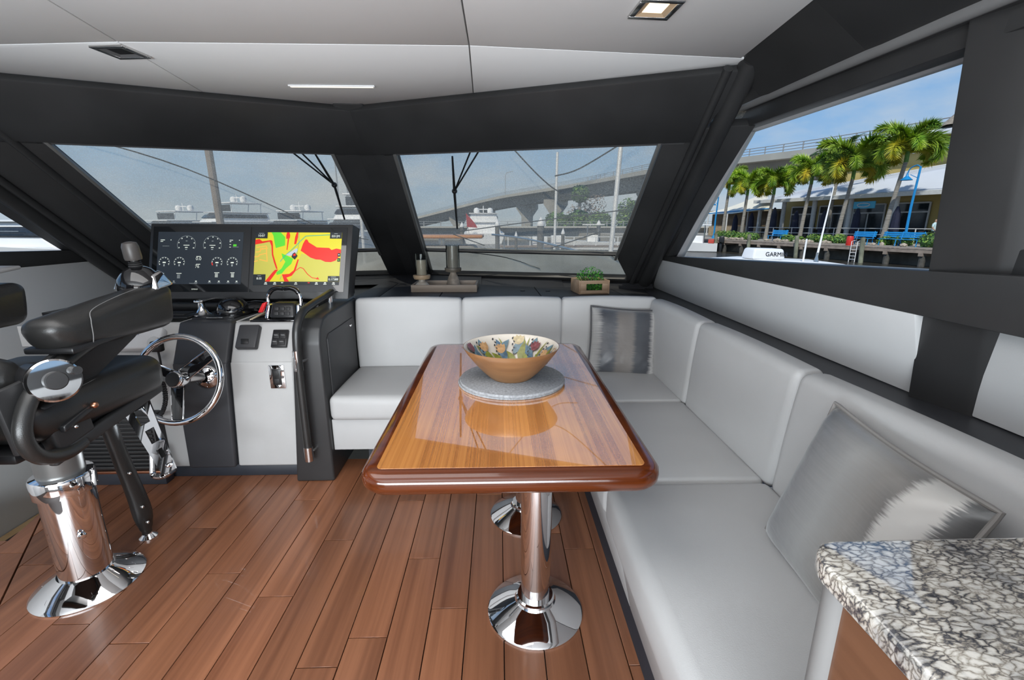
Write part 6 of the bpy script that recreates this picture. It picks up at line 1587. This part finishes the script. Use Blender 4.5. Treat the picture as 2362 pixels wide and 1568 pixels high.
# ---- boat moored alongside: white cowl with lettering, rod holders and whip aerial
t = thing('moored_tender', 'white tender alongside with a lettered white cowl', 'boat', (7.2, 12, WZ))
secs = [[(5.2, 11.4 + .0, .10), (5.4, 11.6, -1.2), (5.4, 12.9, -1.2), (5.2, 12.9, .34), (5.2, 11.7, .36)], [(6.8, 11.2, .16), (6.8, 11.4, -1.2), (6.8, 13.0, -1.2), (6.8, 13.1, .40), (6.8, 11.6, .42)], [(8.8, 11.2, .10), (8.6, 11.5, -1.2), (8.6, 13.0, -1.2), (8.8, 13.0, .32), (8.8, 11.6, .30)], [(9.5, 11.9, .02), (9.3, 12, -1.2), (9.3, 12.6, -1.2), (9.5, 12.5, .20), (9.5, 12.1, .18)]]
loft(MB(), secs).build('hull', boat_w, t)
MB().hexa([(6.49, 11.72, .415), (7.35, 11.72, .395), (7.35, 12.35, .395), (6.49, 12.35, .415), (6.54, 11.77, .690), (7.31, 11.77, .670), (7.31, 12.3, .670), (6.54, 12.3, .690)], .06, 4).build('cowl', boat_w, t)
text_mesh('GARMIN', .150, P('lettering_dark', (0.02, 0.025, 0.04), .5), (7.10, 11.735, .535), (1, 0, -.02), (0, .17, 1), 'lettering', t, .003)
MB().tube([(7.96, 11.95, .25), (7.97, 11.95, .92)], .022, 8).build('rod_holder', boat_w, t)
MB().lathe([(.06, 0), (.05, .12), (.03, .2), (.03, .3)], (8.31, 11.95, .27), 12).build('aerial_mount', M['steel'], t)
MB().tube([(8.31, 11.95, .45), (8.74, 12.35, 2.24)], [.028, .012], 8).build('whip_aerial', boat_w, t)
# ---- our own foredeck, rail and covered gear ahead of the screen
fdk = thing('foredeck', 'beige covered foredeck of this boat ahead of the windscreen', 'deck', (CX, 6, 0))
secs = []
for y, w_, z in ((3.6, 2.3, .40), (5, 2.25, .46), (7, 1.95, .52), (9, 1.35, .58), (11, .35, .66)):
    secs.append([(CX - w_, y, z - .1), (CX - w_ * .8, y, -1.0), (CX + w_ * .8, y, -1.0), (CX + w_, y, z - .1), (CX + w_ * .85, y, z), (CX - w_ * .85, y, z)])
loft(MB(), secs).build('deck', boat_b, fdk)
for nm, c, d in (('lounge_cushion', (-.95, 8.0, .76), (1.15, 1.6, .34)), ('lounge_cushion', (-.72, 6.0, .66), (1.9, 1.6, .36))):
    MB().box(c, d, .10, 4).build(nm, boat_b, fdk)
tag(MB().box((-1.02, 8.3, 1.085), (1.50, .8, .055), .02, 3).build('teak_bow_table', wood_mat('orange_teak', (0.55, 0.24, 0.07), (0.38, 0.14, 0.035), 'X', .35)), 'orange varnished table top on the foredeck', 'table')
o = bpy.data.objects['teak_bow_table']
o2 = MB().tube([(-1.0, 8.3, .54), (-1.0, 8.3, 1.06)], .06, 12).build('pedestal', M['steel']); attach(o2, o)
br_ = thing('bow_rail', 'polished steel bow rail along the right side of the foredeck', 'railing', (1.2, 7, .5))
MB().tube(spline([(-.15, 10.8, 1.06), (.55, 9.6, 1.0), (1.3, 7.6, .86), (1.75, 5.5, .74)], 6), .020, 8).build('rail', M['steel'], br_)
for x, y, z in ((.12, 10.3, 1.04), (.85, 8.9, .95), (1.3, 7.6, .86), (1.62, 6.2, .78)): MB().tube([(x, y, z - .5), (x, y, z)], .015, 6).build('stanchion', M['steel'], br_)
# poles, outrigger and lines
pole_w = P('pole_white', (0.62, 0.62, 0.62), .4); pole_b = P('pole_brown', (0.25, 0.20, 0.16), .6)
for i, (a, b_, r_, m, lb) in enumerate((((1.44, 12.1, .55), (1.55, 12.8, 3.10), .035, pole_w, 'thin white pole with knob top ahead of the bow'), ((2.16, 9.0, .55), (2.41, 9.6, 2.9), .045, pole_w, 'steel pole at the right of the windscreen'), ((-8.45, 14.7, -.9), (-8.86, 15.3, 4.2), .11, pole_b, 'brown leaning pole above the chart display'), ((-5.92, 20.7, -1.4), (-6.14, 21.5, 4.9), .07, pole_w, 'pale pole just left of the mullion'), ((-14.8, 45, 2), (-14.9, 45, 9.5), .06, railm, 'left of two distant thin masts'), ((-14.2, 47, 2), (-15.4, 47, 9.5), .05, railm, 'right of two distant thin masts'))):
    tag(MB().tube([a, b_], r_, 10).build('pole', m), lb, 'pole', 'poles outside the windscreen')
ropem = P('rope_dark', (0.02, 0.02, 0.022), .8)
wires = [([wp(-1, 1.512, 1.732, .07), wp(-1, 1.080, 1.576, .07), wp(-1, 0.540, 1.204, .07), wp(-1, 0.264, 1.108, .07)], 'dark cord across the left windscreen'),
         ([wp(1, 0.876, 1.732, .07), wp(1, 1.104, 1.540, .07), wp(1, 1.260, 1.444, .07), wp(1, 1.416, 1.420, .07)], 'dark cord hanging from the top of the right windscreen'),
         ([wp(1, 1.596, 1.720, .07), wp(1, 1.344, 1.576, .07), wp(1, 1.200, 1.540, .07)], 'short cord at the upper right of the windscreen'),
         ([wp(1, 0.504, 1.180, .07), wp(1, 0.900, 1.234, .07), wp(1, 1.320, 1.288, .07), wp(1, 1.704, 1.336, .07)], 'cord crossing the middle of the right windscreen'),
         ([wp(1, 0.456, 1.168, .06), wp(1, 0.720, 1.072, .06)], 'short cord low on the right windscreen'),
         ([wp(1, 1.260, 1.060, .06), wp(1, 1.584, 1.192, .06)], 'cord slanting up at the lower right of the windscreen'),
         ([wp(1, 0.480, 1.024, .05), wp(1, 0.900, 0.976, .05), wp(1, 1.200, 0.880, .05)], 'cord under the canvas strip of the right windscreen'),
         ([wp(1, 1.680, 1.042, .05), wp(1, 1.896, 0.928, .05)], 'cord at the lower right corner of the windscreen')]
for pts, lb in wires: tag(MB().tube(spline(pts, 6), .0042, 6).build('cover_cord', ropem), lb, 'cord', 'cords of the windscreen cover')
# sun cover over the windscreen: open mesh above, closed canvas below the seal
for side, nm in ((-1, 'left'), (1, 'right')):
    t = thing('windscreen_cover', '%s mesh sun cover with canvas hem outside the windscreen' % nm, 'cover', wp(side, 0.960, 1.420, .05))
    mb = MB(); nx, nzz = 16, 10
    for i in range(nx):
        for j in range(nzz):
            def q(i_, j_):
                s_ = .05 + 2.07 * i_ / nx; z_ = 1.048 + .80 * j_ / nzz
                return wp(side, s_, z_, .048 + .004 * math.sin(3 * s_ + 5 * z_))
            mb.poly([q(i, j), q(i + 1, j), q(i + 1, j + 1), q(i, j + 1)][::side])
    mb.build('mesh_panel', M['mesh'], t, 80)
    mb = MB()
    for i in range(nx):
        for j in range(4):
            def q(i_, j_):
                s_ = .05 + 2.14 * i_ / nx; z_ = .775 + .28 * j_ / 4
                return wp(side, s_, z_, .050 + .006 * math.sin(9 * s_ + 14 * z_))
            mb.poly([q(i, j), q(i + 1, j), q(i + 1, j + 1), q(i, j + 1)][::side])
    mb.build('canvas_hem', M['canvas'], t, 80)
# wipers between glass and cover
def wiper(label, side, blade, arm):
    t = thing('wiper', label, 'wiper', wp(side, *blade[1], .034), 0, 'windscreen wipers')
    MB().tube([wp(side, *p, .036) for p in blade], [.006, .010, .007], 8).build('blade', M['black'], t)
    for k, p in enumerate(arm): MB().tube([wp(side, *p, .040), wp(side, *blade[1], .040)], .0055, 8).build('arm', M['black'], t)
    MB().ball(wp(side, *blade[1], .040), (.02, .02, .02), 0, 2).build('pivot', M['black'], t)
wiper('wiper with twin arms near the left of the right windscreen', 1, ((0.552, 1.686), (0.532, 1.492), (0.511, 1.234)), ((0.690, 1.732), (0.750, 1.732)))
wiper('wiper with twin arms at the right of the left windscreen', -1, ((0.319, 1.708), (0.302, 1.534), (0.352, 1.306)), ((0.478, 1.750), (0.414, 1.744)))
